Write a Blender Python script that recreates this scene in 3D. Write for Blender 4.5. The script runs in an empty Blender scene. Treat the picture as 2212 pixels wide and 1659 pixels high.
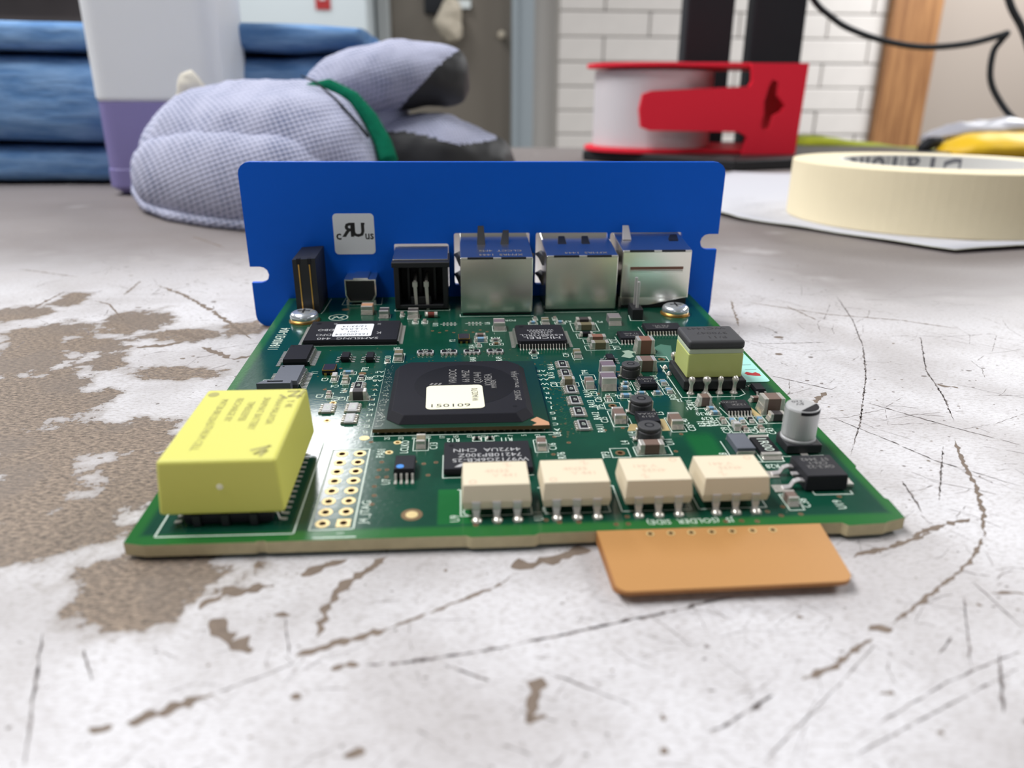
import bpy, bmesh, math, random
from mathutils import Vector, Matrix, noise
from mathutils.geometry import tessellate_polygon
random.seed(7)
S = 0.001                       # everything below is written in millimetres
col = bpy.context.scene.collection
sc = bpy.context.scene

# ------------------------------------------------------------------ camera, world, lamps, exposure
cam_d = bpy.data.cameras.new('camera'); cam = bpy.data.objects.new('camera', cam_d); col.objects.link(cam)
RW = ((0.9976561, 0.0188609, -0.0657774), (-0.0682062, 0.3514462, -0.9337202), (0.0055064, 0.9360181, 0.3519088))
CW = (39.7827, -80.1412, 51.4109)
cam.matrix_world = Matrix.Translation(Vector(CW) * S) @ Matrix(RW).to_4x4()
cam_d.sensor_width = 36; cam_d.lens = 36 * 1656.92 / 2212
cam_d.clip_start = 0.005; cam_d.clip_end = 50
cam_d.dof.use_dof = True; cam_d.dof.focus_distance = 0.138; cam_d.dof.aperture_fstop = 21
sc.camera = cam

wd = bpy.data.worlds.new('room_light'); sc.world = wd; wd.use_nodes = True
wd.node_tree.nodes['Background'].inputs[0].default_value = (0.80, 0.81, 0.83, 1)
wd.node_tree.nodes['Background'].inputs[1].default_value = 0.24

def troffer(name, x, y, power, sx=0.6, sy=1.2):
    l = bpy.data.lights.new(name, 'AREA'); l.shape = 'RECTANGLE'; l.size = sx; l.size_y = sy
    l.energy = power; l.color = (0.98, 0.985, 1.0)
    o = bpy.data.objects.new(name, l); col.objects.link(o); o.location = (x, y, 1.6)
    return o
troffer('ceiling_lamp_far', -0.585, 2.78, 26, 0.31, 0.86)
troffer('ceiling_lamp_mid', -0.80, 0.25, 66)
troffer('ceiling_lamp_near', -0.80, -2.2, 8)
troffer('ceiling_lamp_side', 2.2, 0.25, 56)
troffer('ceiling_lamp_side_far', 2.6, 2.6, 130)
troffer('ceiling_lamp_side_near', 2.2, -2.2, 8)
troffer('ceiling_lamp_left_far', -2.5, 2.4, 100)  # added fill light that brightens the background, not a known fixture

sc.view_settings.view_transform = 'Standard'; sc.view_settings.look = 'None'
sc.view_settings.gamma = 1; sc.view_settings.use_curve_mapping = False
sc.view_settings.exposure = -0.55

# ------------------------------------------------------------------ materials
def lin(c):
    return tuple(((v / 12.92) if v <= 0.04045 else ((v + 0.055) / 1.055) ** 2.4) for v in (x / 255 for x in c)) + (1,)
MATS = {}
def mat(name, rgb, rough=0.5, metal=0.0, spec=0.5, noise_amt=0.0, nscale=800, bump=0.0, bscale=2000, trans=0.0, coat=0.0, sss=0.0):
    if name in MATS: return MATS[name]
    m = bpy.data.materials.new(name); m.use_nodes = True; MATS[name] = m
    nt = m.node_tree; b = nt.nodes['Principled BSDF']
    b.inputs['Base Color'].default_value = lin(rgb); b.inputs['Roughness'].default_value = rough
    b.inputs['Metallic'].default_value = metal; b.inputs['Specular IOR Level'].default_value = spec
    if trans: b.inputs['Transmission Weight'].default_value = trans
    if coat: b.inputs['Coat Weight'].default_value = coat
    if sss:
        b.inputs['Subsurface Weight'].default_value = sss; b.inputs['Subsurface Radius'].default_value = (0.01, 0.01, 0.01)
    if noise_amt or bump:
        tc = nt.nodes.new('ShaderNodeTexCoord')
    if noise_amt:
        n = nt.nodes.new('ShaderNodeTexNoise'); n.inputs['Scale'].default_value = nscale; n.inputs['Detail'].default_value = 4
        nt.links.new(tc.outputs['Object'], n.inputs['Vector'])
        mx = nt.nodes.new('ShaderNodeMix'); mx.data_type = 'RGBA'; mx.blend_type = 'MIX'
        c = lin(rgb)
        mx.inputs['A'].default_value = tuple(v * (1 - noise_amt) for v in c[:3]) + (1,)
        mx.inputs['B'].default_value = tuple(min(1, v * (1 + noise_amt)) for v in c[:3]) + (1,)
        nt.links.new(n.outputs['Fac'], mx.inputs['Factor']); nt.links.new(mx.outputs['Result'], b.inputs['Base Color'])
    if bump:
        n2 = nt.nodes.new('ShaderNodeTexNoise'); n2.inputs['Scale'].default_value = bscale; n2.inputs['Detail'].default_value = 3
        nt.links.new(tc.outputs['Object'], n2.inputs['Vector'])
        bp = nt.nodes.new('ShaderNodeBump'); bp.inputs['Strength'].default_value = bump; bp.inputs['Distance'].default_value = 0.0002
        nt.links.new(n2.outputs['Fac'], bp.inputs['Height']); nt.links.new(bp.outputs['Normal'], b.inputs['Normal'])
    return m

def mth(nt, op, a=None, b=None, c=None, clamp=False):
    n = nt.nodes.new('ShaderNodeMath'); n.operation = op; n.use_clamp = clamp
    for i, v in enumerate((a, b, c)):
        if v is None: continue
        if isinstance(v, (int, float)): n.inputs[i].default_value = v
        else: nt.links.new(v, n.inputs[i])
    return n.outputs[0]
def mixc(nt, f, a, b):
    n = nt.nodes.new('ShaderNodeMix'); n.data_type = 'RGBA'
    for s, v in (('Factor', f), ('A', a), ('B', b)):
        if isinstance(v, (tuple, float, int)): n.inputs[s].default_value = v
        else: nt.links.new(v, n.inputs[s])
    return n.outputs['Result']
def nz(nt, vec, scale, detail=4, rough=0.6, dist=0.0):
    n = nt.nodes.new('ShaderNodeTexNoise'); n.inputs['Scale'].default_value = scale; n.inputs['Detail'].default_value = detail
    n.inputs['Roughness'].default_value = rough; n.inputs['Distortion'].default_value = dist
    nt.links.new(vec, n.inputs['Vector']); return n.outputs['Fac']
def mapping(nt, vec, loc=(0, 0, 0), rot=(0, 0, 0), scale=(1, 1, 1), typ='POINT'):
    n = nt.nodes.new('ShaderNodeMapping'); n.vector_type = typ
    n.inputs['Location'].default_value = loc; n.inputs['Rotation'].default_value = rot; n.inputs['Scale'].default_value = scale
    nt.links.new(vec, n.inputs['Vector']); return n.outputs['Vector']
def ss(nt, v, a, b):
    n = nt.nodes.new('ShaderNodeMapRange'); n.interpolation_type = 'SMOOTHSTEP'
    n.inputs['From Min'].default_value = a; n.inputs['From Max'].default_value = b
    nt.links.new(v, n.inputs['Value']); return n.outputs['Result']
def newmat(name):
    m = bpy.data.materials.new(name); m.use_nodes = True; MATS[name] = m
    nt = m.node_tree; b = nt.nodes['Principled BSDF']; tc = nt.nodes.new('ShaderNodeTexCoord')
    return m, nt, b, tc.outputs['Object']

def mask_material():
    m, nt, b, P = newmat('solder_mask')
    sep = nt.nodes.new('ShaderNodeSeparateXYZ'); nt.links.new(P, sep.inputs[0])
    x, y = sep.outputs[0], sep.outputs[1]
    dx = mth(nt, 'MINIMUM', x, mth(nt, 'SUBTRACT', 0.095, x))
    dy = mth(nt, 'MINIMUM', y, mth(nt, 'SUBTRACT', 0.0978, y))
    d = mth(nt, 'MINIMUM', dx, dy)
    edge = ss(nt, d, 0.0020, 0.0009)
    # bare laminate window beside the first optocoupler, without copper below it
    wx = mth(nt, 'ABSOLUTE', mth(nt, 'SUBTRACT', x, 0.0392)); wy = mth(nt, 'ABSOLUTE', mth(nt, 'SUBTRACT', y, 0.0060))
    win = mth(nt, 'MULTIPLY', ss(nt, wx, 0.0029, 0.0025), ss(nt, wy, 0.0043, 0.0039))
    wx2 = mth(nt, 'ABSOLUTE', mth(nt, 'SUBTRACT', x, 0.0755)); wy2 = mth(nt, 'ABSOLUTE', mth(nt, 'SUBTRACT', y, 0.0195))
    win2 = mth(nt, 'MULTIPLY', ss(nt, wx2, 0.0030, 0.0012), ss(nt, wy2, 0.0070, 0.0030))
    n1 = nz(nt, P, 140, 3); n2 = nz(nt, P, 900, 2)
    base = mixc(nt, n1, lin((12, 56, 44)), lin((20, 74, 55)))
    base = mixc(nt, mth(nt, 'MULTIPLY', win, 0.7), base, lin((26, 108, 48)))
    base = mixc(nt, mth(nt, 'MULTIPLY', win2, 0.5), base, lin((26, 108, 48)))
    base = mixc(nt, mth(nt, 'MULTIPLY', edge, 0.6), base, lin((44, 116, 44)))
    nt.links.new(base, b.inputs['Base Color'])
    b.inputs['Roughness'].default_value = 0.16; b.inputs['Specular IOR Level'].default_value = 0.5
    # routed traces below the mask leave a faint relief
    br = nt.nodes.new('ShaderNodeTexBrick'); br.inputs['Scale'].default_value = 320; br.inputs['Mortar Size'].default_value = 0.06
    nt.links.new(mapping(nt, P, rot=(0, 0, 0.3)), br.inputs['Vector'])
    h = mth(nt, 'ADD', mth(nt, 'MULTIPLY', br.outputs['Fac'], 0.25), mth(nt, 'ADD', n2, nz(nt, P, 300, 2)))
    bp = nt.nodes.new('ShaderNodeBump'); bp.inputs['Strength'].default_value = 0.05; bp.inputs['Distance'].default_value = 0.0002
    nt.links.new(h, bp.inputs['Height']); nt.links.new(bp.outputs['Normal'], b.inputs['Normal'])
    return m
mask_material()

WEAR = [(-54,93,5.7,7.7),(-51,75,6.7,7.5),(-42,84,6.2,4.3),(-38,104,6.1,6.2),(-24,92,5.7,3.3),(-11,96,3.6,4.2),(-32,73,2.3,3.8),(-16,66,5.7,2.7),(-42,58,7.9,9.3),(-27,53,3.5,2.5),(-35,46,7.3,7.9),(-19,35,9.3,4.5),(-25,27,4.3,4.0),(-9,24,3.7,5.8),(-21,17,6.6,4.6),(-7,18,4.0,4.7),(-11,8,7.5,4.6),(5,-4,5.7,5.0),(-70,112,4.5,5.3),(-15,3,3.3,2.6),(-1,-2,2.7,2.4),(-63,125,3.0,5.0),(9,1,3.3,1.6)]
GROOVES = [(0.25,-3.3,-12.7,0.3,-21.7,3.6,-30.0),(0.21,2.0,-15.7,4.9,-20.4),(1.23,10.0,-25.6,13.3,-24.4,16.6,-22.7),(0.17,16.6,-22.7,20.2,-20.8,23.5,-18.8),(1.02,23.2,-18.2,24.8,-17.2,27.8,-16.1,31.7,-14.5),(0.46,31.7,-14.5,37.4,-11.2,43.2,-7.9,45.1,-6.1),(1.15,24.7,-15.3,24.9,-10.1,26.9,-5.8,30.6,-1.1),(1.07,26.8,-20.0,29.4,-19.6),(0.41,29.8,-19.8,34.4,-19.5,39.5,-18.7,44.3,-17.9),(0.30,37.6,-20.2,42.1,-22.7),(1.94,13.3,-11.8,16.3,-15.4,18.8,-16.9),(0.88,19.6,-11.5,21.3,-11.6),(0.18,20.8,-11.9,22.6,-18.2),(1.15,29.4,-30.5,31.2,-30.4),(1.04,7.1,-26.2,9.0,-26.0),(0.50,23.7,-23.7,24.7,-23.6),(1.32,11.3,-9.9,13.5,-7.2,18.5,-6.4),(1.50,21.3,-4.7,23.3,-2.8,25.9,-1.7),(0.40,44.3,-17.8,51.5,-16.0,62.8,-13.1,69.8,-11.0),(1.01,44.9,-27.4,45.8,-25.0,46.9,-22.5),(0.74,44.8,-27.7,46.7,-27.3),(0.74,85.9,-4.5,91.1,-3.0,98.7,0.2),(0.47,105.6,-0.2,99.9,-6.1,93.6,-10.6,83.4,-17.4),(0.96,81.2,-17.4,83.8,-17.7),(0.63,80.9,-18.8,75.3,-22.6,71.3,-24.3),(0.40,68.0,-25.9,65.0,-27.7,61.8,-29.6,60.3,-29.9),(0.86,55.8,-32.1,56.6,-31.7),(0.13,63.5,-33.8,71.4,-27.6,81.4,-19.4),(0.17,75.3,-30.2,84.9,-25.4,95.3,-21.5),(0.17,70.6,-33.8,83.1,-28.3,93.7,-23.7),(0.18,94.5,-12.9,88.2,-23.9),(0.24,86.4,-21.6,89.1,-19.3),(0.29,92.4,-21.9,87.5,-29.6),(0.51,77.6,-26.5,79.1,-26.6),(0.17,46.4,-21.1,54.7,-26.5),(0.46,98.1,-12.4,101.7,-12.6),(0.57,56.8,-28.2,57.2,-28.2),(1.86,45.2,-4.5,49.6,-3.1,54.8,-0.8),(0.14,97.3,-10.1,97.4,-18.5),(0.15,57.3,-34.2,63.6,-34.2),(0.37,144.4,122.5,136.3,96.1,128.3,75.4,119.5,57.1,106.9,34.6,98.7,21.7),(0.46,115.4,115.7,133.0,101.7,148.7,95.5,158.5,87.5),(0.34,146.0,83.3,133.4,59.8,128.3,45.6,123.0,33.7),(1.42,130.8,51.5,133.8,49.8),(0.59,118.7,26.9,114.9,18.8,112.2,11.6,108.4,4.5,104.8,-1.1),(0.28,102.9,37.4,107.9,27.5,111.1,20.0,118.7,11.2),(0.31,112.3,43.6,120.8,32.6,128.3,24.2),(0.35,100.7,58.1,109.7,49.6),(0.87,102.7,43.4,107.4,48.9),(0.32,115.5,24.9,104.4,7.8),(0.31,102.6,13.9,100.4,5.0),(0.84,95.7,-0.5,101.4,1.9,105.7,3.1),(0.31,105.5,78.7,121.7,79.0),(0.56,112.8,117.4,106.4,92.5),(0.46,125.4,110.7,127.6,96.6),(1.14,-47.1,142.5,-33.8,128.1,-20.7,109.6,-6.8,87.6),(0.67,-51.4,131.1,-53.4,147.7),(0.76,-68.8,113.8,-69.2,135.3),(1.64,-28.5,96.4,-17.2,88.1),(1.52,-16.3,82.4,-7.0,74.0,-4.1,76.4),(1.80,-30.1,83.1,-24.3,84.2,-21.5,86.9),(0.48,-57.0,125.0,-51.2,120.6,-40.6,103.5),(0.82,-63.2,225.0,-43.7,199.8),(0.54,-96.8,165.8,-73.8,153.8)]
def table_material():
    m, nt, b, P = newmat('worn_tabletop')
    def attr(n):
        at = nt.nodes.new('ShaderNodeAttribute'); at.attribute_name = n; return at.outputs['Fac']
    # worn patches: the table mesh stores the distance to the nearest one, noise makes the edge ragged
    n520 = nz(nt, P, 300, 7, 0.74)
    wear = ss(nt, mth(nt, 'ADD', attr('wear_distance'), mth(nt, 'MULTIPLY', n520, 1.9)), 2.0, 1.93)
    wd_ = mth(nt, 'ADD', attr('wear_distance'), mth(nt, 'MULTIPLY', n520, 1.9)); stain = ss(nt, wd_, 2.45, 1.95)
    chips = ss(nt, n520, 0.70, 0.72)
    grain = nz(nt, mapping(nt, P, rot=(0, 0, 0.3), scale=(1, 2.4, 1)), 1000, 4, 0.75)
    white = mixc(nt, ss(nt, attr('smudge'), 0.25, 0.75), lin((182, 178, 178)), lin((208, 206, 208)))
    white = mixc(nt, mth(nt, 'MULTIPLY', ss(nt, grain, 0.46, 0.64), 0.5), white, lin((146, 138, 134)))
    white = mixc(nt, mth(nt, 'MULTIPLY', ss(nt, n520, 0.56, 0.68), 0.30), white, lin((140, 132, 126)))
    far_brown = mixc(nt, ss(nt, grain, 0.3, 0.7), lin((100, 92, 90)), lin((134, 125, 121)))
    white = mixc(nt, mth(nt, 'MULTIPLY', attr('far_dirt'), 0.9), white, far_brown)  # tabletop turns grey-brown towards the far side and the far right
    brown = mixc(nt, ss(nt, grain, 0.32, 0.70), lin((70, 59, 50)), lin((164, 145, 126)))
    brown = mixc(nt, mth(nt, 'MULTIPLY', ss(nt, attr('smudge'), 0.45, 0.62), 0.45), brown, lin((112, 101, 92)))
    c = mixc(nt, mth(nt, 'MULTIPLY', stain, 0.55), white, lin((138, 128, 120)))
    c = mixc(nt, mth(nt, 'MULTIPLY', chips, 0.8), c, lin((98, 90, 84)))
    c = mixc(nt, wear, c, brown)
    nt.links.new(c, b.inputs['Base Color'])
    b.inputs['Roughness'].default_value = 0.55; b.inputs['Specular IOR Level'].default_value = 0.35
    h = mth(nt, 'SUBTRACT', mth(nt, 'MULTIPLY', grain, mth(nt, 'ADD', mth(nt, 'MULTIPLY', wear, 0.6), 0.1)), mth(nt, 'MULTIPLY', wear, 0.8))
    bp = nt.nodes.new('ShaderNodeBump'); bp.inputs['Strength'].default_value = 0.5; bp.inputs['Distance'].default_value = 0.0003
    nt.links.new(h, bp.inputs['Height']); nt.links.new(bp.outputs['Normal'], b.inputs['Normal'])
    return m
table_material()

def knit_material(name, a, bcol, sx=1500, sz=1700):
    m, nt, b, P = newmat(name)
    v = mapping(nt, P, rot=(0.15, 0.25, 0.1))
    sep = nt.nodes.new('ShaderNodeSeparateXYZ'); nt.links.new(v, sep.inputs[0])
    ax = mth(nt, 'ADD', sep.outputs[0], mth(nt, 'MULTIPLY', sep.outputs[1], 0.6))
    w1 = mth(nt, 'SINE', mth(nt, 'MULTIPLY', ax, sx * 2)); w2 = mth(nt, 'SINE', mth(nt, 'MULTIPLY', sep.outputs[2], sz * 2))
    w = mth(nt, 'ADD', mth(nt, 'MULTIPLY', mth(nt, 'ADD', w1, w2), 0.22), 0.5)
    f = mth(nt, 'ADD', mth(nt, 'MULTIPLY', w, 0.62), mth(nt, 'MULTIPLY', nz(nt, P, 60, 4), 0.6))
    c = mixc(nt, ss(nt, f, 0.22, 0.72), lin(bcol), lin(a))
    nt.links.new(c, b.inputs['Base Color']); b.inputs['Roughness'].default_value = 0.95; b.inputs['Specular IOR Level'].default_value = 0.1
    bp = nt.nodes.new('ShaderNodeBump'); bp.inputs['Strength'].default_value = 0.6; bp.inputs['Distance'].default_value = 0.0008
    nt.links.new(w, bp.inputs['Height']); nt.links.new(bp.outputs['Normal'], b.inputs['Normal'])
    return m
knit_material('lavender_knit', (190, 192, 212), (112, 121, 150))

def cloth_material():
    m, nt, b, P = newmat('blue_cloth')
    w = nz(nt, mapping(nt, P, scale=(1, 1, 6)), 35, 5, 0.6)
    c = mixc(nt, ss(nt, w, 0.3, 0.7), lin((94, 136, 186)), lin((138, 174, 216)))
    nt.links.new(c, b.inputs['Base Color']); b.inputs['Roughness'].default_value = 0.95; b.inputs['Specular IOR Level'].default_value = 0.1
    bp = nt.nodes.new('ShaderNodeBump'); bp.inputs['Strength'].default_value = 0.5; bp.inputs['Distance'].default_value = 0.004
    nt.links.new(w, bp.inputs['Height']); nt.links.new(bp.outputs['Normal'], b.inputs['Normal'])
    return m
cloth_material()

def wood_material():
    m, nt, b, P = newmat('oak_trim')
    w = nz(nt, mapping(nt, P, scale=(14, 14, 1)), 3.2, 5, 0.6)
    c = mixc(nt, ss(nt, w, 0.3, 0.7), lin((128, 86, 52)), lin((168, 122, 78)))
    nt.links.new(c, b.inputs['Base Color']); b.inputs['Roughness'].default_value = 0.5
wood_material()

M = lambda n: MATS[n]
mat('fr4_edge', (190, 177, 140), 0.7, noise_amt=0.15, nscale=900)
mat('gold_tab', (184, 134, 78), 0.5, metal=0.1, noise_amt=0.06, nscale=3000)
mat('gold', (206, 160, 84), 0.3, metal=0.85)
mat('pale_gold', (232, 208, 150), 0.35, metal=0.5)
mat('hole_brown', (84, 44, 24), 0.6)
mat('via_brown', (122, 96, 66), 0.5, metal=0.3)
mat('silk', (206, 218, 206), 0.6)
mat('tin', (222, 218, 210), 0.3, metal=0.62)
mat('solder', (226, 221, 210), 0.22, metal=0.72, bump=0.4, bscale=2500)
mat('pin_metal', (206, 201, 200), 0.36, metal=0.5)
mat('shield', (236, 232, 222), 0.25, metal=1.0, bump=0.03, bscale=500)
mat('nickel_screw', (222, 228, 234), 0.22, metal=0.75)
mat('mold', (30, 30, 36), 0.6, spec=0.12, noise_amt=0.18, nscale=6000, bump=0.15, bscale=9000)
mat('mold_disc', (23, 23, 27), 0.5, spec=0.12, noise_amt=0.12, nscale=6000)
mat('mold_side', (40, 40, 44), 0.6)
mat('ic_black', (32, 32, 37), 0.55, spec=0.2, noise_amt=0.12, nscale=6000)
mat('black_plastic', (26, 27, 31), 0.5)
mat('gray_chip', (92, 96, 106), 0.6, noise_amt=0.1, nscale=4000)
mat('ic_print', (172, 172, 172), 0.7)
mat('ic_print_dim', (122, 120, 118), 0.7)
mat('cream_opto', (219, 206, 180), 0.55, sss=0.0)
mat('opto_print', (214, 184, 160), 0.6)
mat('battery_yellow', (208, 205, 96), 0.5, bump=0.08, bscale=5000)
mat('yellow_print', (166, 160, 92), 0.6)
mat('sticker_cream', (238, 234, 204), 0.55)
mat('sticker_white', (236, 239, 244), 0.5)
mat('ink', (34, 32, 34), 0.6)
mat('sticker_mint', (166, 222, 212), 0.5)
mat('red_ink', (176, 40, 42), 0.5)
mat('blue_plate', (0, 96, 216), 0.45, spec=0.15, bump=0.05, bscale=2500)
mat('plate_edge', (120, 140, 170), 0.4, metal=0.5)
mat('body_brown', (112, 92, 82), 0.45)
mat('body_rust', (134, 92, 76), 0.5)
mat('body_olive', (112, 104, 78), 0.4)
mat('body_dark', (64, 60, 60), 0.45)
mat('body_mauve', (112, 98, 108), 0.4)
mat('body_grey', (118, 112, 114), 0.55)
mat('body_orange', (190, 142, 108), 0.5)
mat('ceramic_white', (176, 176, 176), 0.4)
mat('res_blue', (112, 150, 176), 0.4)
mat('res_black', (26, 26, 30), 0.5, spec=0.15)
mat('ferrite', (58, 58, 60), 0.6, noise_amt=0.1, nscale=3000)
mat('tape_yellow', (196, 204, 122), 0.35, trans=0.0, coat=0.3)
mat('tape_pale', (196, 206, 180), 0.35)
mat('alu', (196, 196, 196), 0.45, metal=0.5)
mat('glass_red', (110, 52, 44), 0.2)
mat('bga_green', (22, 54, 40), 0.2)
mat('bga_edge', (96, 76, 44), 0.5)
mat('crystal_lid', (74, 72, 82), 0.3, metal=0.6)
mat('blue_dot', (50, 130, 210), 0.4)
mat('black_coating', (44, 44, 44), 0.6, bump=0.3, bscale=700)
mat('green_hem', (12, 104, 76), 0.95, spec=0.1, noise_amt=0.35, nscale=500)
mat('black_thread', (28, 34, 40), 0.9)
mat('hdpe', (240, 243, 246), 0.45, sss=0.2)
mat('hdpe_purple', (142, 134, 188), 0.45, sss=0.2)
mat('tissue_white', (228, 222, 206), 0.9)
mat('dispenser_red', (238, 38, 60), 0.5, spec=0.25)
mat('film_white', (214, 208, 210), 0.4)
mat('stand_black', (40, 42, 46), 0.6, spec=0.2)
mat('stand_base', (34, 33, 34), 0.45, spec=0.35)
mat('cable_black', (30, 36, 42), 0.6)
mat('masking_tape', (240, 226, 190), 0.75, noise_amt=0.05, nscale=60)
mat('tape_core', (214, 212, 206), 0.7)
mat('core_print', (112, 112, 116), 0.7)
mat('paper', (196, 196, 202), 0.8)
mat('paper_edge', (206, 204, 176), 0.8)
mat('pen_grey', (150, 152, 158), 0.8)
mat('lime_cloth', (150, 158, 24), 0.85, noise_amt=0.4, nscale=60)
mat('yellow_wrap', (246, 200, 36), 0.5)
mat('clear_wrap', (176, 176, 184), 0.35)
mat('block_paint', (212, 207, 202), 0.7, noise_amt=0.06, nscale=14)
mat('mortar', (184, 180, 175), 0.9)
mat('beige_wall', (158, 147, 137), 0.8)
mat('pale_wall', (192, 186, 178), 0.8)
mat('taupe_door', (118, 111, 101), 0.6)
mat('frame_grey', (150, 160, 166), 0.5)
mat('frame_light', (178, 182, 182), 0.5)
mat('cabinet_white', (214, 224, 228), 0.45)
mat('dark_shelf', (50, 44, 46), 0.7, noise_amt=0.5, nscale=6)
mat('beige_bag', (196, 186, 168), 0.8)
mat('lamp_white', (232, 240, 240), 0.5)
mat('floor_grey', (120, 116, 110), 0.8)

# ------------------------------------------------------------------ mesh helpers (mm)
class MB:
    def __init__(s): s.v = []; s.f = []; s.m = []
    def quad(s, pts, m=0):
        i = len(s.v); s.v += [tuple(p) for p in pts]; s.f.append(tuple(range(i, i + len(pts)))); s.m.append(m)
    def hexa(s, bot, top, m=0, mt=None, mb=None):
        i = len(s.v); s.v += [tuple(p) for p in bot] + [tuple(p) for p in top]; n = len(bot)
        s.f.append(tuple(i + k for k in reversed(range(n)))); s.m.append(m if mb is None else mb)
        s.f.append(tuple(i + n + k for k in range(n))); s.m.append(m if mt is None else mt)
        for k in range(n):
            s.f.append((i + k, i + (k + 1) % n, i + n + (k + 1) % n, i + n + k)); s.m.append(m)
    def box(s, x0, x1, y0, y1, z0, z1, m=0, ix=0, iy=0, mt=None):
        s.hexa([(x0, y0, z0), (x1, y0, z0), (x1, y1, z0), (x0, y1, z0)],
               [(x0 + ix, y0 + iy, z1), (x1 - ix, y0 + iy, z1), (x1 - ix, y1 - iy, z1), (x0 + ix, y1 - iy, z1)], m, mt)
    def prism(s, pts, z0, z1, m=0, mt=None):
        s.hexa([(x, y, z0) for x, y in pts], [(x, y, z1) for x, y in pts], m, mt)
    def cyl(s, cx, cy, z0, z1, r0, r1=None, n=16, m=0, mt=None):
        r1 = r0 if r1 is None else r1
        c = [(math.cos(2 * math.pi * k / n), math.sin(2 * math.pi * k / n)) for k in range(n)]
        s.hexa([(cx + r0 * a, cy + r0 * b, z0) for a, b in c], [(cx + r1 * a, cy + r1 * b, z1) for a, b in c], m, mt)
    def holes(s, outer, holes, z0, z1, m=0, ms=None, plane='xy'):
        loops = [outer] + holes; P = [p for l in loops for p in l]
        tris = tessellate_polygon([[Vector((a, b, 0)) for a, b in l] for l in loops])
        to = (lambda a, b, z: (a, b, z)) if plane == 'xy' else (lambda a, b, z: (a, z, b))
        i = len(s.v); n = len(P); s.v += [to(a, b, z1) for a, b in P] + [to(a, b, z0) for a, b in P]
        for t in tris:
            a, b, c = (Vector((*P[k], 0)) for k in t)
            up = (b - a).cross(c - a).z > 0
            t = t if up == (plane == 'xy') else tuple(reversed(t))
            s.f.append(tuple(i + k for k in t)); s.m.append(m); s.f.append(tuple(i + n + k for k in reversed(t))); s.m.append(m)
        o = 0
        for l in loops:
            for k in range(len(l)):
                a = o + k; b = o + (k + 1) % len(l)
                s.f.append((i + a, i + n + a, i + n + b, i + b)); s.m.append(m if ms is None else ms)
            o += len(l)
    def ring(s, cx, cy, r0, r1, z0, z1, n=20, m=0):
        c = [(math.cos(2 * math.pi * k / n), math.sin(2 * math.pi * k / n)) for k in range(n)]
        i = len(s.v)
        for r, z in ((r1, z0), (r1, z1), (r0, z1), (r0, z0)): s.v += [(cx + r * a, cy + r * b, z) for a, b in c]
        for q in range(4):
            for k in range(n):
                k2 = (k + 1) % n; q2 = (q + 1) % 4
                s.f.append((i + q * n + k, i + q * n + k2, i + q2 * n + k2, i + q2 * n + k)); s.m.append(m)
    def lathe(s, prof, cx=0, cy=0, n=28, m=0):
        i = len(s.v)
        for r, z in prof:
            s.v += [(cx + r * math.cos(2 * math.pi * k / n), cy + r * math.sin(2 * math.pi * k / n), z) for k in range(n)]
        for q in range(len(prof) - 1):
            for k in range(n):
                k2 = (k + 1) % n
                s.f.append((i + q * n + k, i + q * n + k2, i + (q + 1) * n + k2, i + (q + 1) * n + k)); s.m.append(m)
        s.f.append(tuple(i + k for k in reversed(range(n)))); s.m.append(m)
        j = i + (len(prof) - 1) * n; s.f.append(tuple(j + k for k in range(n))); s.m.append(m)
    def tube(s, path, r, n=8, m=0, r2=None):
        path = [Vector(p) for p in path]; i = len(s.v); N = len(path)
        for k, p in enumerate(path):
            t = (path[min(k + 1, N - 1)] - path[max(k - 1, 0)]).normalized()
            a = t.orthogonal().normalized() if k == 0 else (a - t * a.dot(t)).normalized()
            b = t.cross(a); rr = r if r2 is None else r + (r2 - r) * k / (N - 1)
            for q in range(n):
                w = 2 * math.pi * q / n; s.v.append(tuple(p + a * (rr * math.cos(w)) + b * (rr * math.sin(w))))
        for k in range(N - 1):
            for q in range(n):
                q2 = (q + 1) % n
                s.f.append((i + k * n + q, i + k * n + q2, i + (k + 1) * n + q2, i + (k + 1) * n + q)); s.m.append(m)
        s.f.append(tuple(i + q for q in reversed(range(n)))); s.m.append(m)
        j = i + (N - 1) * n; s.f.append(tuple(j + q for q in range(n))); s.m.append(m)
    def line(s, x0, y0, x1, y1, w=0.17, z=0.02, m=0):
        d = Vector((x1 - x0, y1 - y0)); L = d.length or 1; d /= L; p = Vector((-d.y, d.x)) * w / 2; e = d * w / 2
        a = Vector((x0, y0)) - e; b = Vector((x1, y1)) + e
        s.quad([(*(a - p), z), (*(b - p), z), (*(b + p), z), (*(a + p), z)], m)
    def poly(s, pts, w=0.17, z=0.02, closed=False):
        for a, b in zip(pts, pts[1:] + (pts[:1] if closed else [])): s.line(*a, *b, w, z)
    def rect(s, x0, x1, y0, y1, w=0.17): s.poly([(x0, y0), (x1, y0), (x1, y1), (x0, y1)], w, closed=True)
    def mesh(s, name, mats, smooth=False, bevel=0, seg=2):
        me = bpy.data.meshes.new(name); me.from_pydata([(x * S, y * S, z * S) for x, y, z in s.v], [], s.f)
        for q in mats: me.materials.append(M(q) if isinstance(q, str) else q)
        for p, k in zip(me.polygons, s.m): p.material_index = min(k, len(mats) - 1)
        if bevel:
            bm = bmesh.new(); bm.from_mesh(me); bmesh.ops.recalc_face_normals(bm, faces=bm.faces)
            es = [e for e in bm.edges if len(e.link_faces) == 2 and e.calc_face_angle(0) > 0.5]
            bmesh.ops.bevel(bm, geom=es, offset=bevel * S, segments=seg, affect='EDGES', clamp_overlap=True, profile=0.5)
            bm.to_mesh(me); bm.free()
        if smooth:
            me.shade_smooth()
        me.update(); return me

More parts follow.
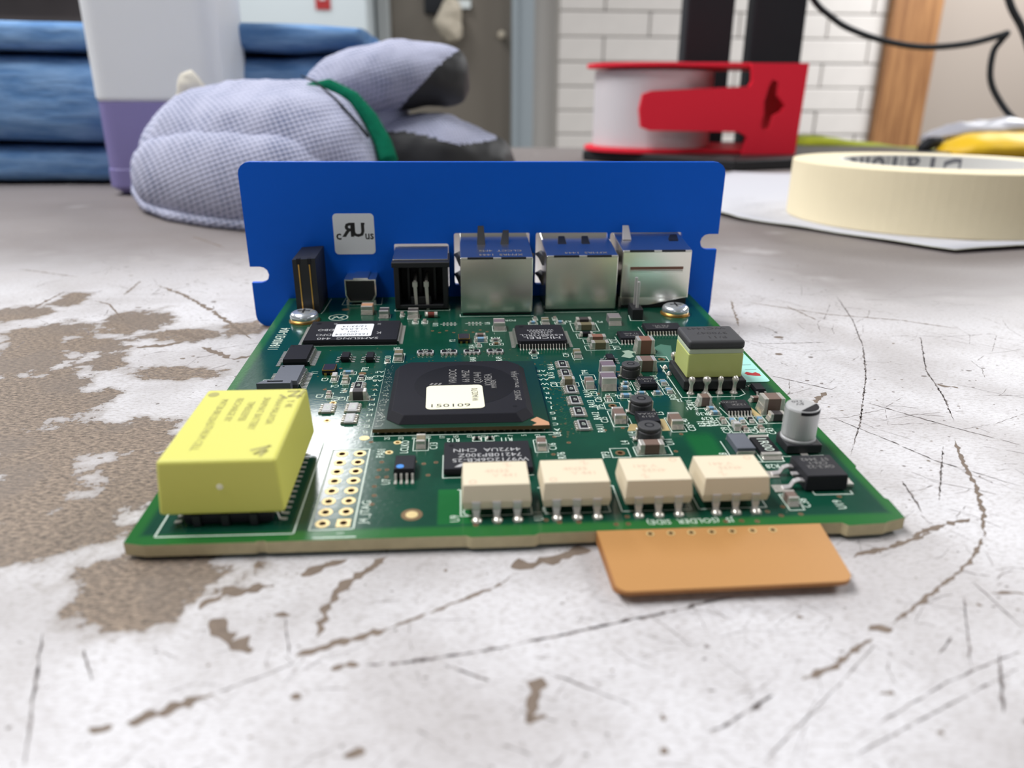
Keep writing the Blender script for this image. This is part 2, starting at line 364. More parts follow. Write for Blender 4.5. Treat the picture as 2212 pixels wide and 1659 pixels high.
def add(name, me, parent=None, loc=(0, 0, 0), rz=0, label=None, cat=None, group=None, kind=None):
    o = bpy.data.objects.new(name, me); col.objects.link(o)
    o.location = Vector(loc) * S; o.rotation_euler = (0, 0, rz)
    if parent: o.parent = parent
    for k, v in (('label', label), ('category', cat), ('group', group), ('kind', kind)):
        if v: o[k] = v
    return o
def build(name, mb, mats, parent=None, loc=(0, 0, 0), smooth=False, bevel=0, seg=2, **k):
    return add(name, mb.mesh(name, mats if isinstance(mats, (list, tuple)) else [mats], smooth, bevel, seg), parent, loc, **k)
CACHE = {}
def cached(key, fn):
    if key not in CACHE: CACHE[key] = fn()
    return CACHE[key]
def rrect(x0, x1, y0, y1, r, n=5):
    out = []
    for cx, cy, a in ((x1 - r, y0 + r, -90), (x1 - r, y1 - r, 0), (x0 + r, y1 - r, 90), (x0 + r, y0 + r, 180)):
        for k in range(n + 1):
            w = math.radians(a + 90 * k / n); out.append((cx + r * math.cos(w), cy + r * math.sin(w)))
    return out
def circ(cx, cy, r, n=16): return [(cx + r * math.cos(2 * math.pi * k / n), cy + r * math.sin(2 * math.pi * k / n)) for k in range(n)]

# lettering: gathered here, turned into meshes in one pass at the end
TXT = {}
def text(key, body, x, y, z, h, rot=0, xs=1.0, mtx=None, bold=0.0):
    TXT.setdefault(key, []).append((body, x, y, z, h, rot, xs, mtx, bold))
def flush_text():
    items = []
    for key, lst in TXT.items():
        for t in lst:
            cu = bpy.data.curves.new('lettering', 'FONT'); cu.body = t[0]; cu.size = 1.0; cu.resolution_u = 2
            cu.align_x = 'CENTER'; cu.align_y = 'CENTER'; cu.offset = t[8]
            o = bpy.data.objects.new('lettering', cu); col.objects.link(o); items.append((key, t, o))
    bpy.context.view_layer.update(); dg = bpy.context.evaluated_depsgraph_get()
    acc = {}
    for key, (body, x, y, z, h, rot, xs, mtx, bold), o in items:
        ev = o.evaluated_get(dg); me = ev.to_mesh(); mb = acc.setdefault(key, MB())
        k = h / 0.70
        if mtx is None:
            T = Matrix.Translation((x, y, z)) @ Matrix.Rotation(math.radians(rot), 4, 'Z') @ Matrix.Diagonal((k * xs, k, 1, 1))
        else:
            T = mtx @ Matrix.Diagonal((k * xs, k, 1, 1))
        po = bpy.data.objects[key[0]]
        if po.parent is not None:
            mi = po.matrix_basis.inverted(); mi.translation /= S; T = mi @ T
        i = len(mb.v); mb.v += [tuple(T @ v.co) for v in me.vertices]
        for p in me.polygons: mb.f.append(tuple(i + q for q in p.vertices)); mb.m.append(0)
        ev.to_mesh_clear()
    for key, t, o in items:
        cu = o.data; bpy.data.objects.remove(o); bpy.data.curves.remove(cu)
    for (parent, name, mt), mb in acc.items():
        build(name, mb, mt, bpy.data.objects[parent] if parent else None)

# ================================================================== the room
st = lambda name, mb, m, parent=None, **k: build(name, mb, m, parent, kind='structure' if parent is None else None, **k)
b = MB(); b.box(-5500, 6500, -3000, 3960, -930, -900); st('floor', b, 'floor_grey')
b = MB(); b.box(383, 1990, 3640, 3700, -900, 1560); wall = st('wall_back', b, 'mortar')
for r in range(-3, 17):
    z0 = -114 - 101 + r * 103.0
    off = 0 if r % 2 else 203
    x = 500 - 406 + off
    while x < 1990:
        a0, a1 = max(x, 500), min(x + 400, 1988)
        if a1 - a0 > 25:
            def mk(w=a1 - a0):
                q = MB(); q.box(0, w, 0, 50, 0, 99); return q.mesh('brick', ['block_paint'], bevel=5)
            add('brick', cached(('brick', round(a1 - a0)), mk), wall, (a0, 3612 + random.uniform(-2, 2), z0))
        x += 406
# the block wall's return to the left, running back to the door frame
b = MB(); b.hexa([(383, 3900, -900), (500, 3614, -900), (500, 3700, -900), (383, 3960, -900)], [(383, 3900, 1560), (500, 3614, 1560), (500, 3700, 1560), (383, 3960, 1560)])
st('wall_return', b, 'pale_wall')
b = MB(); b.box(2180, 6500, 3600, 3700, -900, 1560); st('wall_right', b, 'beige_wall')
b = MB(); b.box(1985, 2215, 3570, 3640, -900, 1560); st('trim_1', b, 'oak_trim', bevel=4)
b = MB(); b.box(288, 384, 3560, 3700, -900, 1560); b.box(288, 312, 3545, 3560, -900, 1560); st('trim_2', b, 'frame_grey', bevel=5)
b = MB(); b.box(-290, -238, 3560, 3700, -900, 1560); b.box(-290, -268, 3545, 3560, -900, 1560); st('trim_3', b, 'frame_light', bevel=5)
b = MB(); b.box(-238, 288, 3620, 3660, -900, 1560)
door = st('door_1', b, 'taupe_door')
b = MB(); b.box(0, 110, 3596, 3622, 404, 436); b.cyl(0, 0, 0, 0.1, 0.05); build('push_plate', b, 'lamp_white', door, bevel=4)
b = MB(); b.box(-90, 0, 3600, 3622, 380, 470); build('latch_box', b, 'stand_black', door, bevel=6)
b = MB(); b.lathe([(2, 0), (14, 4), (18, 14), (14, 24), (4, 28)], 0, 0, 14); o = build('door_knob', b, 'beige_bag', door, smooth=True); o.location = (0.245, 3.612, 0.30); o.rotation_euler = (math.pi / 2, 0, 0)
b = MB(); b.box(-5500, -290, 3640, 3700, -900, 1560); st('wall_left', b, 'pale_wall')

# white cabinet with a red notice, dark shelf beside it
cab = add('metal_cabinet', None, None, (-640, 3300, -900), label='white metal cabinet with a red notice, behind the blue towels', cat='cabinet')
b = MB(); b.box(-262, 340, 0, 300, 0, 2100); build('body', b, 'cabinet_white', cab, bevel=8)
b = MB(); b.box(-258, 336, -14, 0, 40, 2080); cd = build('door', b, 'cabinet_white', cab, bevel=5)
b = MB(); b.box(-2 + 142, 56 + 142, -18, -14, 1262, 1420); build('notice', b, 'red_ink', cab)
b = MB(); b.box(16 + 142, 38 + 142, -20, -18, 1296, 1400); build('notice_mark', b, 'sticker_white', cab)
b = MB(); b.box(-300, -264, -30, 300, 0, 2100); build('edge_post', b, 'stand_black', cab, bevel=4)
sh = add('storage_shelf', None, None, (-1700, 3100, -900), label='dark storage shelf at the far left behind the towels', cat='shelf')
b = MB(); b.box(-500, 480, 300, 320, 0, 2100); build('back_panel', b, 'dark_shelf', sh)
for z in (300, 760, 1180, 1640): 
    b = MB(); b.box(-500, 480, 0, 300, z, z + 30); build('shelf_board', b, 'dark_shelf', sh)
for x in (-500, 440):
    b = MB(); b.box(x, x + 40, 0, 30, 0, 2100); build('post', b, 'stand_black', sh)

def blob(name, rings, mats, parent, n=36, sub=6, amp=1.0, freq=0.05, seed=0, expo=2.0, pick=None, names=None, **kw):
    """closed lofted surface through rings (centre, half-axis u, half-axis v); pick(p) sends a face to a second mesh"""
    C = [Vector(r[0]) for r in rings]; U = [Vector(r[1]) for r in rings]; V = [Vector(r[2]) for r in rings]
    def cr(L, k, t):
        g = lambda q: L[max(0, min(len(L) - 1, q))]
        a, b_, c, d = g(k - 1), g(k), g(k + 1), g(k + 2)
        return 0.5 * ((2 * b_) + (c - a) * t + (2 * a - 5 * b_ + 4 * c - d) * t * t + (3 * b_ - a - 3 * c + d) * t ** 3)
    vs = []; R = 0
    for k in range(len(rings) - 1):
        for q in range(sub + (1 if k == len(rings) - 2 else 0)):
            t = q / sub; c, u, v = cr(C, k, t), cr(U, k, t), cr(V, k, t); R += 1
            for j in range(n):
                w = 2 * math.pi * j / n; cc, s_ = math.cos(w), math.sin(w)
                cc = math.copysign(abs(cc) ** (2 / expo), cc); s_ = math.copysign(abs(s_) ** (2 / expo), s_)
                p = c + u * cc + v * s_; d = (p - c); d = d.normalized() if d.length > 1e-6 else Vector((0, 0, 1))
                p += d * amp * noise.fractal(p * freq + Vector((seed, 0, 0)), 1.0, 2.0, 3)
                p.z = max(p.z, 0.05)
                vs.append(p)
    faces = []
    for r in range(R - 1):
        for j in range(n): faces.append((r * n + j, r * n + (j + 1) % n, (r + 1) * n + (j + 1) % n, (r + 1) * n + j))
    vs.append(C[0]); vs.append(C[-1])
    for j in range(n):
        faces.append((len(vs) - 2, (j + 1) % n, j)); faces.append((len(vs) - 1, (R - 1) * n + j, (R - 1) * n + (j + 1) % n))
    groups = {0: []} if pick is None else {0: [], 1: []}
    for f in faces:
        c = sum((vs[q] for q in f), Vector()) / len(f)
        groups[0 if pick is None or not pick(c) else 1].append(f)
    out = []
    for g, fs in groups.items():
        mb = MB(); mp = {}
        for f in fs:
            ff = []
            for q in f:
                if q not in mp: mp[q] = len(mb.v); mb.v.append(tuple(vs[q]))
                ff.append(mp[q])
            mb.f.append(tuple(ff)); mb.m.append(0)
        out.append(build((names or [name])[g] if names else name, mb, mats[g], parent if (g == 0 or parent) else None, smooth=True, **(kw if g == 0 else {})))
    return out

# pale crumpled bag hanging on the door
blob('hanging_bag', [((20, 3560, 452), (8, 0, 0), (0, 8, 0)), ((30, 3560, 400), (45, 0, 0), (0, 30, 0)), ((10, 3560, 340), (58, 0, 0), (0, 36, 0)), ((30, 3560, 290), (40, 0, 0), (0, 30, 0)), ((20, 3560, 268), (10, 0, 0), (0, 8, 0))],
     ['beige_bag'], None, 24, 5, 14, 0.03, 3, label='pale crumpled bag hanging on the taupe door', cat='bag')

# ------------------------------------------------------------------ workbench
tb = add('workbench', None, None, (0, 0, 0), label='worn workbench with scratched white laminate peeled to brown board', cat='table')
def table_mesh():
    import numpy as np
    ax = lambda a: np.unique(np.concatenate(a))
    gx = ax([np.arange(-900, -300, 50), np.arange(-300, -100, 6), np.arange(-100, -30, 1.0), np.arange(-30, 60, .45), np.arange(60, 150, .7), np.arange(150, 400, 6), np.arange(400, 1301, 50)])
    gy = ax([np.arange(-400, -40, 40), np.arange(-40, 30, .45), np.arange(30, 240, 1.2), np.arange(240, 450, 6), np.arange(450, 766, 25), [765]])
    X, Y = np.meshgrid(gx, gy); d = np.full(X.shape, 9.0)
    for i, (cx, cy, a, c) in enumerate(WEAR):
        w = ((i * 37) % 60 - 30) * .01; dx, dy = X - cx, Y - cy; k = 1.4 if cx < 6 and cy > -10 else 1.05
        u = (dx * math.cos(w) + dy * math.sin(w)) / (a * k); v = (-dx * math.sin(w) + dy * math.cos(w)) / (c * k)
        e = np.hypot(u, v); h = np.clip(.5 + .5 * (e - d) / .4, 0, 1); d = e * (1 - h) + d * h - .4 * h * (1 - h)
    fl = np.array([noise.fractal(Vector((x * .05, y * .05, 3.0)), 1.0, 2.0, 4) for x, y in zip(X.ravel(), Y.ravel())])
    rag = np.array([noise.fractal(Vector((x * .13, y * .13, 9.0)), .8, 2.0, 4) for x, y in zip(X.ravel(), Y.ravel())])
    smooth = lambda v, a, c: (lambda t: t * t * (3 - 2 * t))(np.clip((v - a) / (c - a), 0, 1))
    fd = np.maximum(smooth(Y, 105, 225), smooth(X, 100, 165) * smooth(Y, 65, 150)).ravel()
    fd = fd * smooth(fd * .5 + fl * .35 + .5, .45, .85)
    d = d.ravel() + rag * .55
    n, mlen = len(gx), len(gy)
    V = np.stack([X.ravel(), Y.ravel(), np.zeros(X.size)], 1)
    I = np.arange(n * mlen).reshape(mlen, n)
    F = np.stack([I[:-1, :-1].ravel(), I[:-1, 1:].ravel(), I[1:, 1:].ravel(), I[1:, :-1].ravel()], 1)
    low = V.copy(); low[:, 2] = -32; rim = np.concatenate([I[0, :], I[1:, -1], I[-1, -2::-1], I[-2:0:-1, 0]])
    k0 = len(V); verts = V.tolist() + low[rim].tolist(); faces = F.tolist(); R = len(rim)
    for k in range(R):
        k2 = (k + 1) % R; faces.append((int(rim[k]), k0 + k, k0 + k2, int(rim[k2])))
    faces.append(tuple(k0 + k for k in reversed(range(R))))
    me = bpy.data.meshes.new('table_top'); me.from_pydata([(x * S, y * S, z * S) for x, y, z in verts], [], faces)
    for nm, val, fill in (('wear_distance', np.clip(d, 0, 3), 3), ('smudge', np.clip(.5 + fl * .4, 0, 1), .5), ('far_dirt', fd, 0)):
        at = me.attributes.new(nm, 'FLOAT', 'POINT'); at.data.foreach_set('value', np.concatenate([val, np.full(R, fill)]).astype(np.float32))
    me.materials.append(M('worn_tabletop')); me.update(); return me
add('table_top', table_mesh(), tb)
# gouges, scratches and specks: ragged dark slivers let into the laminate
def scratch_mesh():
    gr = MB(); rs = random.Random(21)
    def ribbon(pts, w, gap, tone):
        P_ = [Vector((*p, 0)) for p in pts]; fine = []
        for a_, c_ in zip(P_, P_[1:]):
            n = max(2, int((c_ - a_).length / max(.22, w * .4)))
            fine += [a_.lerp(c_, k / n) for k in range(n)]
        fine.append(P_[-1]); sd_ = rs.uniform(0, 99); prev = None; N = len(fine)
        for k, p in enumerate(fine):
            t = (fine[min(k + 1, N - 1)] - fine[max(k - 1, 0)]).normalized(); nn = Vector((-t.y, t.x, 0))
            j = noise.noise(Vector((p.x * .9, p.y * .9, sd_))); f = noise.fractal(Vector((p.x * .8 + sd_, p.y * .8, 3)), .8, 2, 3)
            e = min(1, (k + .4) / max(1, N * .12), (N - k - .6) / max(1, N * .12))
            ww = w * max(0, .62 + 1.0 * f - gap) * e; c_ = p + nn * j * (w * .35 + .06)
            cur = (c_ - nn * ww * .5, c_ + nn * ww * (.5 + .25 * j)) if ww > .015 else None
            if prev and cur: gr.quad([(*q[:2], .012 + .004 * tone) for q in (prev[0], cur[0], cur[1], prev[1])], tone)
            prev = cur
    for g_ in GROOVES:
        w = g_[0]; pts = list(zip(g_[1::2], g_[2::2])); thin = w < .45
        ribbon(pts, w * (1.25 if thin else 1.0), .12 if thin else -.25, 0 if thin else 1)
        if thin: ribbon(pts, w * .6, .0, 0)
    def stroke(x, y, L, w):
        a_ = rs.choice((.5, -.7, 1.1, 2.4, .1)) + rs.gauss(0, .35); c_ = rs.uniform(-.25, .25); m_ = (x + L * .5 * math.cos(a_ + c_), y + L * .5 * math.sin(a_ + c_))
        ribbon([(x, y), m_, (m_[0] + L * .5 * math.cos(a_ - c_), m_[1] + L * .5 * math.sin(a_ - c_))], w, .1, 0)
    for _ in range(150): stroke(rs.uniform(55, 135), rs.uniform(-34, 20), rs.uniform(1, 9), rs.uniform(.07, .16))
    for _ in range(90): stroke(rs.uniform(10, 75), rs.uniform(-36, -10), rs.uniform(1, 7), rs.uniform(.06, .13))
    for _ in range(120): stroke(rs.uniform(92, 175), rs.uniform(10, 130), rs.uniform(2, 20), rs.uniform(.1, .24))
    for _ in range(120): stroke(rs.uniform(-80, 0), rs.uniform(60, 190), rs.uniform(2, 16), rs.uniform(.12, .3))
    def speck(x, y, r):
        n = 7; ph = rs.uniform(0, 6); el = rs.uniform(.4, 1)
        gr.quad([(x + r * rs.uniform(.6, 1.2) * math.cos(6.283 * k / n), y + el * r * rs.uniform(.6, 1.2) * math.sin(6.283 * k / n), .012) for k in range(n)], rs.choice((0, 0, 1)))
    for _ in range(2600):
        y = rs.uniform(-38, 30) if rs.random() < .6 else rs.uniform(30, 170); k = 1 if y < 30 else 2
        speck(rs.uniform(-75, 150), y, min(.6, rs.expovariate(1 / .085) + .03) * k)
    return gr
mat('groove_grey', (122, 114, 111), .8); mat('groove_brown', (116, 102, 90), .85, noise_amt=.3, nscale=900)
build('scratches', scratch_mesh(), ['groove_grey', 'groove_brown'], tb, kind='stuff')
for x, y in ((-860, -360), (1220, -360), (-860, 690), (1220, 690)):
    b = MB(); b.box(x, x + 50, y, y + 50, -900, -32); build('leg', b, 'stand_black', tb)

# ================================================================== circuit board (one thing; its parts live in board coordinates)
TILT = math.atan2(5.2, 110.5)
pcb = bpy.data.objects.new('circuit_board', None); col.objects.link(pcb)
pcb.location = (0, 0, 2.2123 * S); pcb.rotation_euler = (TILT, 0, 0)
pcb['label'] = 'green circuit board with blue faceplate lying on the workbench'; pcb['category'] = 'circuit board'
JX, JY = 22.526, 2.896
jt = [(JX + 2.54 * (i % 2), JY + 2.54 * (i // 2)) for i in range(16)]
rings3 = [(64.45, 35.0), (62.5, 18.9), (77.7, 55.3), (18.7, 38.4), (18.7, 31.8), (30.2, 23.8), (29.2, 20.8)]
outline = [(0, .1), (2.5, -.5), (15.2, -.55), (15.5, -.35), (16.3, -.35), (16.6, -.55), (40, -.6), (40.6, -.95), (48.2, -.95), (48.8, -.55), (55.4, -.5), (55.75, -0.45), (83.75, -.35),
           (86.4, -.35), (87, -1.0), (91.8, -.75), (92.2, -.5), (94.9, .3), (95.05, 4.6), (94.7, 5.0), (94.7, 12.9), (95.05, 13.4), (95.05, 97.8), (0, 97.8)]
mb = MB(); mb.holes(outline, [circ(x, y, .5) for x, y in jt] + [circ(x, y, .36 if i > 2 else .45, 12) for i, (x, y) in enumerate(rings3)], -1.6, 0, 0, 1)
board = build('printed_board', mb, ['solder_mask', 'fr4_edge'], pcb)
tabp = [(55.75, -.5)] + [(56.05, -10.6)] + [(56.05 + 1.4 * (1 - math.cos(a)), -10.6 - 1.4 * math.sin(a)) for a in (0.4, .8, 1.2, 1.57)] + [(82.7 - 1.6 * (1 - math.sin(a)) , -11.6 + 1.6 * (1 - math.cos(a))) for a in (0, .4, .8, 1.2, 1.57)] + [(83.6, -.4)]
mb = MB(); th = [circ(62.1 + 2.52 * k, -1.45, .32, 10) for k in range(7)]; mb.holes(tabp, th, -.55, 0.005, 0, 1)
mb.holes([(x, max(y + 1.3, y * .88) if y < -5 else y) for x, y in tabp], th, -1.6, -.55, 1, 1)
mat('tab_edge', (168, 112, 58), .6)
tab = build('edge_tab', mb, ['gold_tab', 'tab_edge'], pcb, label='gold plated edge tab sticking out at the front')
for k in range(7):
    add('hole_ring', cached('hr', lambda: (lambda q: (q.ring(0, 0, .3, .5, 0, .03, 12), q.mesh('hole_ring', ['pale_gold']))[1])(MB())), tab, (62.1 + 2.52 * k, -1.45, 0.005))
def pad_ring(r0, r1, m='gold', n=22):
    q = MB(); q.ring(0, 0, r0, r1, -0.2, .035, n); q.ring(0, 0, r0 - .02, r0 + .02, -1.5, .03, n)
    return q.mesh('pad_ring', [m])
def hole_plug(r):
    q = MB(); q.cyl(0, 0, -1.5, -1.2, r, n=14); return q.mesh('barrel', ['hole_brown'])
for i, (x, y) in enumerate(jt):
    if i == 1:
        q = MB(); q.holes([(-.85, -.85), (.85, -.85), (.85, .85), (-.85, .85)], [circ(0, 0, .48)], 0, .035); add('pad_ring', q.mesh('pad_ring', ['pale_gold']), board, (x, y, 0))
    else:
        add('pad_ring', cached('jr', lambda: pad_ring(.48, .88, 'pale_gold')), board, (x, y, 0))
    add('hole_barrel', cached('jh', lambda: (lambda q: (q.ring(0, 0, .40, .5, -1.6, -.02, 16), q.mesh('hole_barrel', ['hole_brown']))[1])(MB())), board, (x, y, 0))
for i, (x, y) in enumerate(rings3):
    add('pad_ring', cached(('r3', i < 3), lambda: pad_ring(.40 if i < 3 else .34, .72 if i < 3 else .58, 'via_brown' if i < 3 else 'pale_gold', 16)), board, (x, y, 0))
# bare copper pads and fiducials
def disc(r, m, h=.03): 
    q = MB(); q.cyl(0, 0, 0, h, r, n=20); return q.mesh('copper_pad', [m])
add('copper_pad', cached('fid0', lambda: disc(1.35, 'via_brown', .02)), board, (33.3, 4.3, 0)); add('copper_pad', cached('fid', lambda: disc(.78, 'pale_gold', .035)), board, (33.3, 4.3, 0))
for x, y, r in ((25.2, 25.5, .75), (22.1, 50.8, .7), (14.2, 88.6, .8), (24.3, 21.3, .0)):
    if r: add('copper_pad', cached(('cp', r), lambda: disc(r, 'pale_gold' if y < 30 else 'via_brown')), board, (x, y, 0))
for pts in ([(65.0, 25.8), (66.9, 25.9), (66.9, 28.1), (65.9, 28.2)], [(70.4, 25.6), (71.6, 25.6), (71.7, 29.7), (70.4, 29.7)], [(86.4, 30.0), (87.6, 30.0), (86.9, 34.2), (86.3, 34.2)]):
    q = MB(); q.prism(pts, 0, .03); build('copper_pad', q, 'pale_gold', board)
# vias
via = MB(); vd = MB()
VIAS = [(34.0,73.4),(35.5,72.3),(36.9,73.4),(38.4,72.2),(40.9,73.4),(42.4,72.2),(43.9,73.5),(45.3,72.4),(62.9,40),(64.5,26.9),(61.6,26.3),(70.7,19),(72.9,31.3),(73,24.4),(68.2,49.5),(71.9,52.8),(80.5,3.6),(79.5,1.6),(82.1,1.8),(78.1,2.6),(88.9,5.6),(92.1,10),(72.1,.7),(74.1,.7),(76,.5),(58.4,.8),(59.9,.8),(60.1,2.4),(28.4,18.0),(28.2,15.8),(29.3,15.8),(28.2,13.8),(29.4,13.8),(28.0,11.4),(28.2,9.1),(28.1,7.0),(31.9,17.9),(33.0,17.9),(34.3,17.2),(35.0,14.0),(26.3,24.2),(36.0,17.5),(20.0,43.2),(16.5,44.0),(17.9,53.5),(44.0,2.0),(53.9,1.5),(41.2,1.6),(51.5,1.6),(49.9,2.2),(24.7,47.6),(25.0,43.6),(24.9,39.4),(53.3,54.0),(55.5,22.5),(53.6,24.5),(52.8,19.0)]
rv = random.Random(3)
for _ in range(70): VIAS.append((rv.uniform(53.8, 57.0), rv.uniform(24, 55)))
for _ in range(36): VIAS.append((rv.uniform(6, 26), rv.uniform(40, 64)))
for _ in range(40): VIAS.append((rv.uniform(28, 62), rv.uniform(53.5, 63)))
for x, y in VIAS:
    big = (x, y) in VIAS[:57]
    via.cyl(x, y, 0, .015, .34 if big else .17, n=10, m=0 if big else 1, mt=None if big else 1); vd.cyl(x, y, .015, .02, .17 if big else .07, n=8)
mat('via_tented', (70, 82, 56), 0.35); build('via_pads', via, ['via_brown', 'via_tented'], board, kind='stuff'); build('via_holes', vd, 'hole_brown', board, kind='stuff')
# faint routed tracks
tr = MB()
for k in range(26):
    x = rv.uniform(53.6, 55.5); y = rv.uniform(24, 54); x2 = x + rv.uniform(1.5, 2.6); tr.poly([(x, y), (x2 - .5, y + rv.uniform(-1.5, 1.5)), (x2, y + rv.uniform(-1.5, 1.5))], .08, .008)
for k in range(24):
    y = 27.5 + k * .95; tr.poly([(23.6, y), (25.4, y + .3), (26.2, y + .3)], .09, .008)
for k in range(8):
    x = 33 + k * 1.6; tr.poly([(x, 72), (x + 1, 75), (x + 1, 77)], .08, .008)
mat('track', (36, 84, 58), 0.25)
build('tracks', tr, 'track', board, kind='stuff')

# ---- silkscreen outlines and lettering
silk = MB()
for r in [(32.6,34.8,21.1,25.0),(50.3,52.2,19.7,23.6),(27.1,29.1,56.0,60.6),(25.6,26.6,55.4,57.0),(16.9,18.2,47.1,50.0),(18.9,20.3,46.0,49.0),(21.5,22.9,47.2,49.8),(17.1,18.2,40.3,42.5),
          (61,62.8,56,59.3),(60.9,62.9,41.7,45.5),(61.0,63.6,45.9,48.3),(63.2,65.6,27.3,33.1),(71.8,74.1,25.1,30.1),(46.5,49.3,72.5,76),(28.4,30.9,81.2,84.4),(63.6,64.9,36.6,38.4),(74.3,75.9,42.7,45.2),(74.3,76.1,39.1,41.7),
          (80.0,81.4,27.0,29.6),(81.5,82.9,27.0,29.6),(83.0,84.4,27.0,29.6),(84.5,85.9,27.1,29.7),(86.0,87.4,27.2,29.8),(81.0,82.3,24.4,26.8),(82.6,83.9,24.3,26.4),(85.1,86.4,24.2,26.4),(81.1,83.0,2.7,6.5),
          (20.8,24.5,39.0,40.9),(18.2,21.0,50.4,51.7),(56.4,60.2,43.3,45.0),(63.2,68.7,71.7,77.0),(64.4,69.8,64.3,66.8),(64.2,69.8,60.7,63.2),(63.5,67.4,67.5,70.2),(63.1,65.8,33.7,36.2),(61.2,63.8,17.6,20.3),(64.7,70.0,18.0,20.6),
          (76.3,78.9,54.0,56.7),(77.8,81.2,33.2,35.7),(79.2,81.2,32.2,33.4),(79.4,81.3,30.6,31.8),(66.8,68.9,41.0,42.4),(67.7,69.2,43.3,44.5),(66.0,68.8,37.8,39.2),(69.2,71.3,38.8,40.0),(72.1,73.9,38.9,40.2),
          (45.5,48.2,64.3,65.4),(45.7,47.9,66.4,67.5),(42.5,45.1,65.9,67.5),(42.6,45.2,68.0,69.6),(42.8,43.9,63.3,64.9),(52.9,54.7,59.1,60.2),(57.0,58.8,76.2,78.6),(55.5,56.5,79.3,81),(59.8,60.8,79.1,81),(41.3,42.6,23.6,25),(43.2,44.5,23.6,25),(29.6,30.8,78,80),(31.6,32.8,78,80),(26.7,27.6,83,85),
          (87.6,92.2,27.3,30.2),(54.3,56.2,76.6,78),(60.0,62.2,76.6,78),(22.2,24.6,82.2,84.6)]:
    silk.rect(*r, w=.13)
silk.poly([(3.2, 24.5), (3.2, 1.1), (19.4, .95), (19.4, 24.5)], .2)
silk.poly([(21.15, 21.85), (21.15, 1.5), (26.4, 1.6), (26.35, 22.0), (21.1, 21.85)], .2)
silk.line(21.9, -.1, 26.8, -.1, .22); silk.line(26.05, 26.3, 26.05, 53, .12); silk.line(26.05, 26.0, 53.5, 26.0, .18)
for x0, x1 in ((39.4, 48.3), (50.0, 58.2), (59.7, 68.6), (69.6, 78.4)):
    silk.poly([(x0 - .3, 9.9), (x0, 9.9), (x0, 3.6), (x1, 3.6), (x1, 9.9)], .17)
for x in (39.6, 49.6):
    silk.poly([(x + 1.1 + .95 * math.cos(a), 4.6 + .95 * math.sin(a)) for a in [math.radians(90 + 20 * k) for k in range(10)]], .2)
silk.poly([(37.0, 19.5), (37.0, 13.1), (49.4, 13.3)], .15); silk.poly([(8.4, 76), (8.4, 65.3), (27.2, 65.3)], .15)
silk.poly([(76.7, 52.3), (76.8, 37.7), (86.6, 37.7), (88.0, 38.7), (87.9, 44)], .18); silk.poly([(85.9, 7.0), (85.9, 6.2), (91.0, 6.1), (91.0, 6.9)], .18)
silk.poly([(78.2, 21.7), (78.2, 17.0), (82.0, 15.2), (85.4, 15.2), (85.4, 22), (86.2, 23.6)], .16); silk.line(82.3, 15.2, 82.3, 22.8, .16)
silk.poly([(84.9, 17), (86.2, 16.6), (91.8, 16.8)], .14); silk.poly([(39.8, 84), (39.8, 82.5), (55.9, 82.6)], .16); silk.poly([(58.6, 84.8), (58.6, 84.6), (74.8, 84.8)], .16)
silk.poly([(25.3, 88), (25.3, 87.1), (37.5, 87.2), (37.5, 88)], .16); silk.poly([(13.2, 97.5), (13.0, 92.2), (21.9, 92.0), (21.7, 97.6)], .14); silk.poly([(77.0, 82), (76.6, 78.2), (79.6, 78.1)], .16)
silk.line(35.6, 77.6, 39.0, 77.6, .14); silk.line(40.9, 77.8, 44.6, 77.8, .14); silk.poly([(9.9, 97), (9.6, 88), (9.3, 86)], .14)
silk.poly([(13.4 + 2.0 * math.cos(a), 83.1 + 2.0 * math.sin(a)) for a in [2 * math.pi * k / 24 for k in range(24)]], .2, closed=True)
silk.poly([(12.2, 82.2), (13.0, 83.8), (13.6, 82.6), (14.5, 83.9)], .25); silk.poly([(12.4, 83.6), (14.4, 82.4)], .22)
silk.poly([(77.3, 73.8), (77.4, 68.3), (78.2, 68.0)], .14); silk.poly([(71.2, 68), (71.4, 63.6), (71.9, 63.3)], .14); silk.poly([(81.9, 33.6), (82.3, 30.5)], .14); silk.poly([(69.5, 44.8), (69.5, 40.8), (70.2, 40.3)], .14); silk.poly([(74.0, 45), (74.4, 41)], .14)
silk.poly([(66.2, 30.2), (66.2, 25.9), (66.8, 25.4)], .14)
for x in [82.0 + .5 * k for k in range(8)]: silk.line(x - .7, 74.4, x - .75, 75.2, .14)
build('silkscreen_outlines', silk, 'silk', board)
SK = ('printed_board', 'silkscreen_lettering', 'silk')
T = lambda s, x, y, h=1.0, rot=90, xs=.74: text(SK, s, x, y, .02, h, rot, xs, None, .0)
T('118400431-004', 3.6, 70.0, 2.0, 90, .72)
T('J4_JTAG', 27.45, 5.3, 1.1, 90, .95); T('1', 25.0, .75, .9, 90, 1); T('J5  (SOLDER  SIDE)', 67.7, 1.05, 1.0, 180, .95)
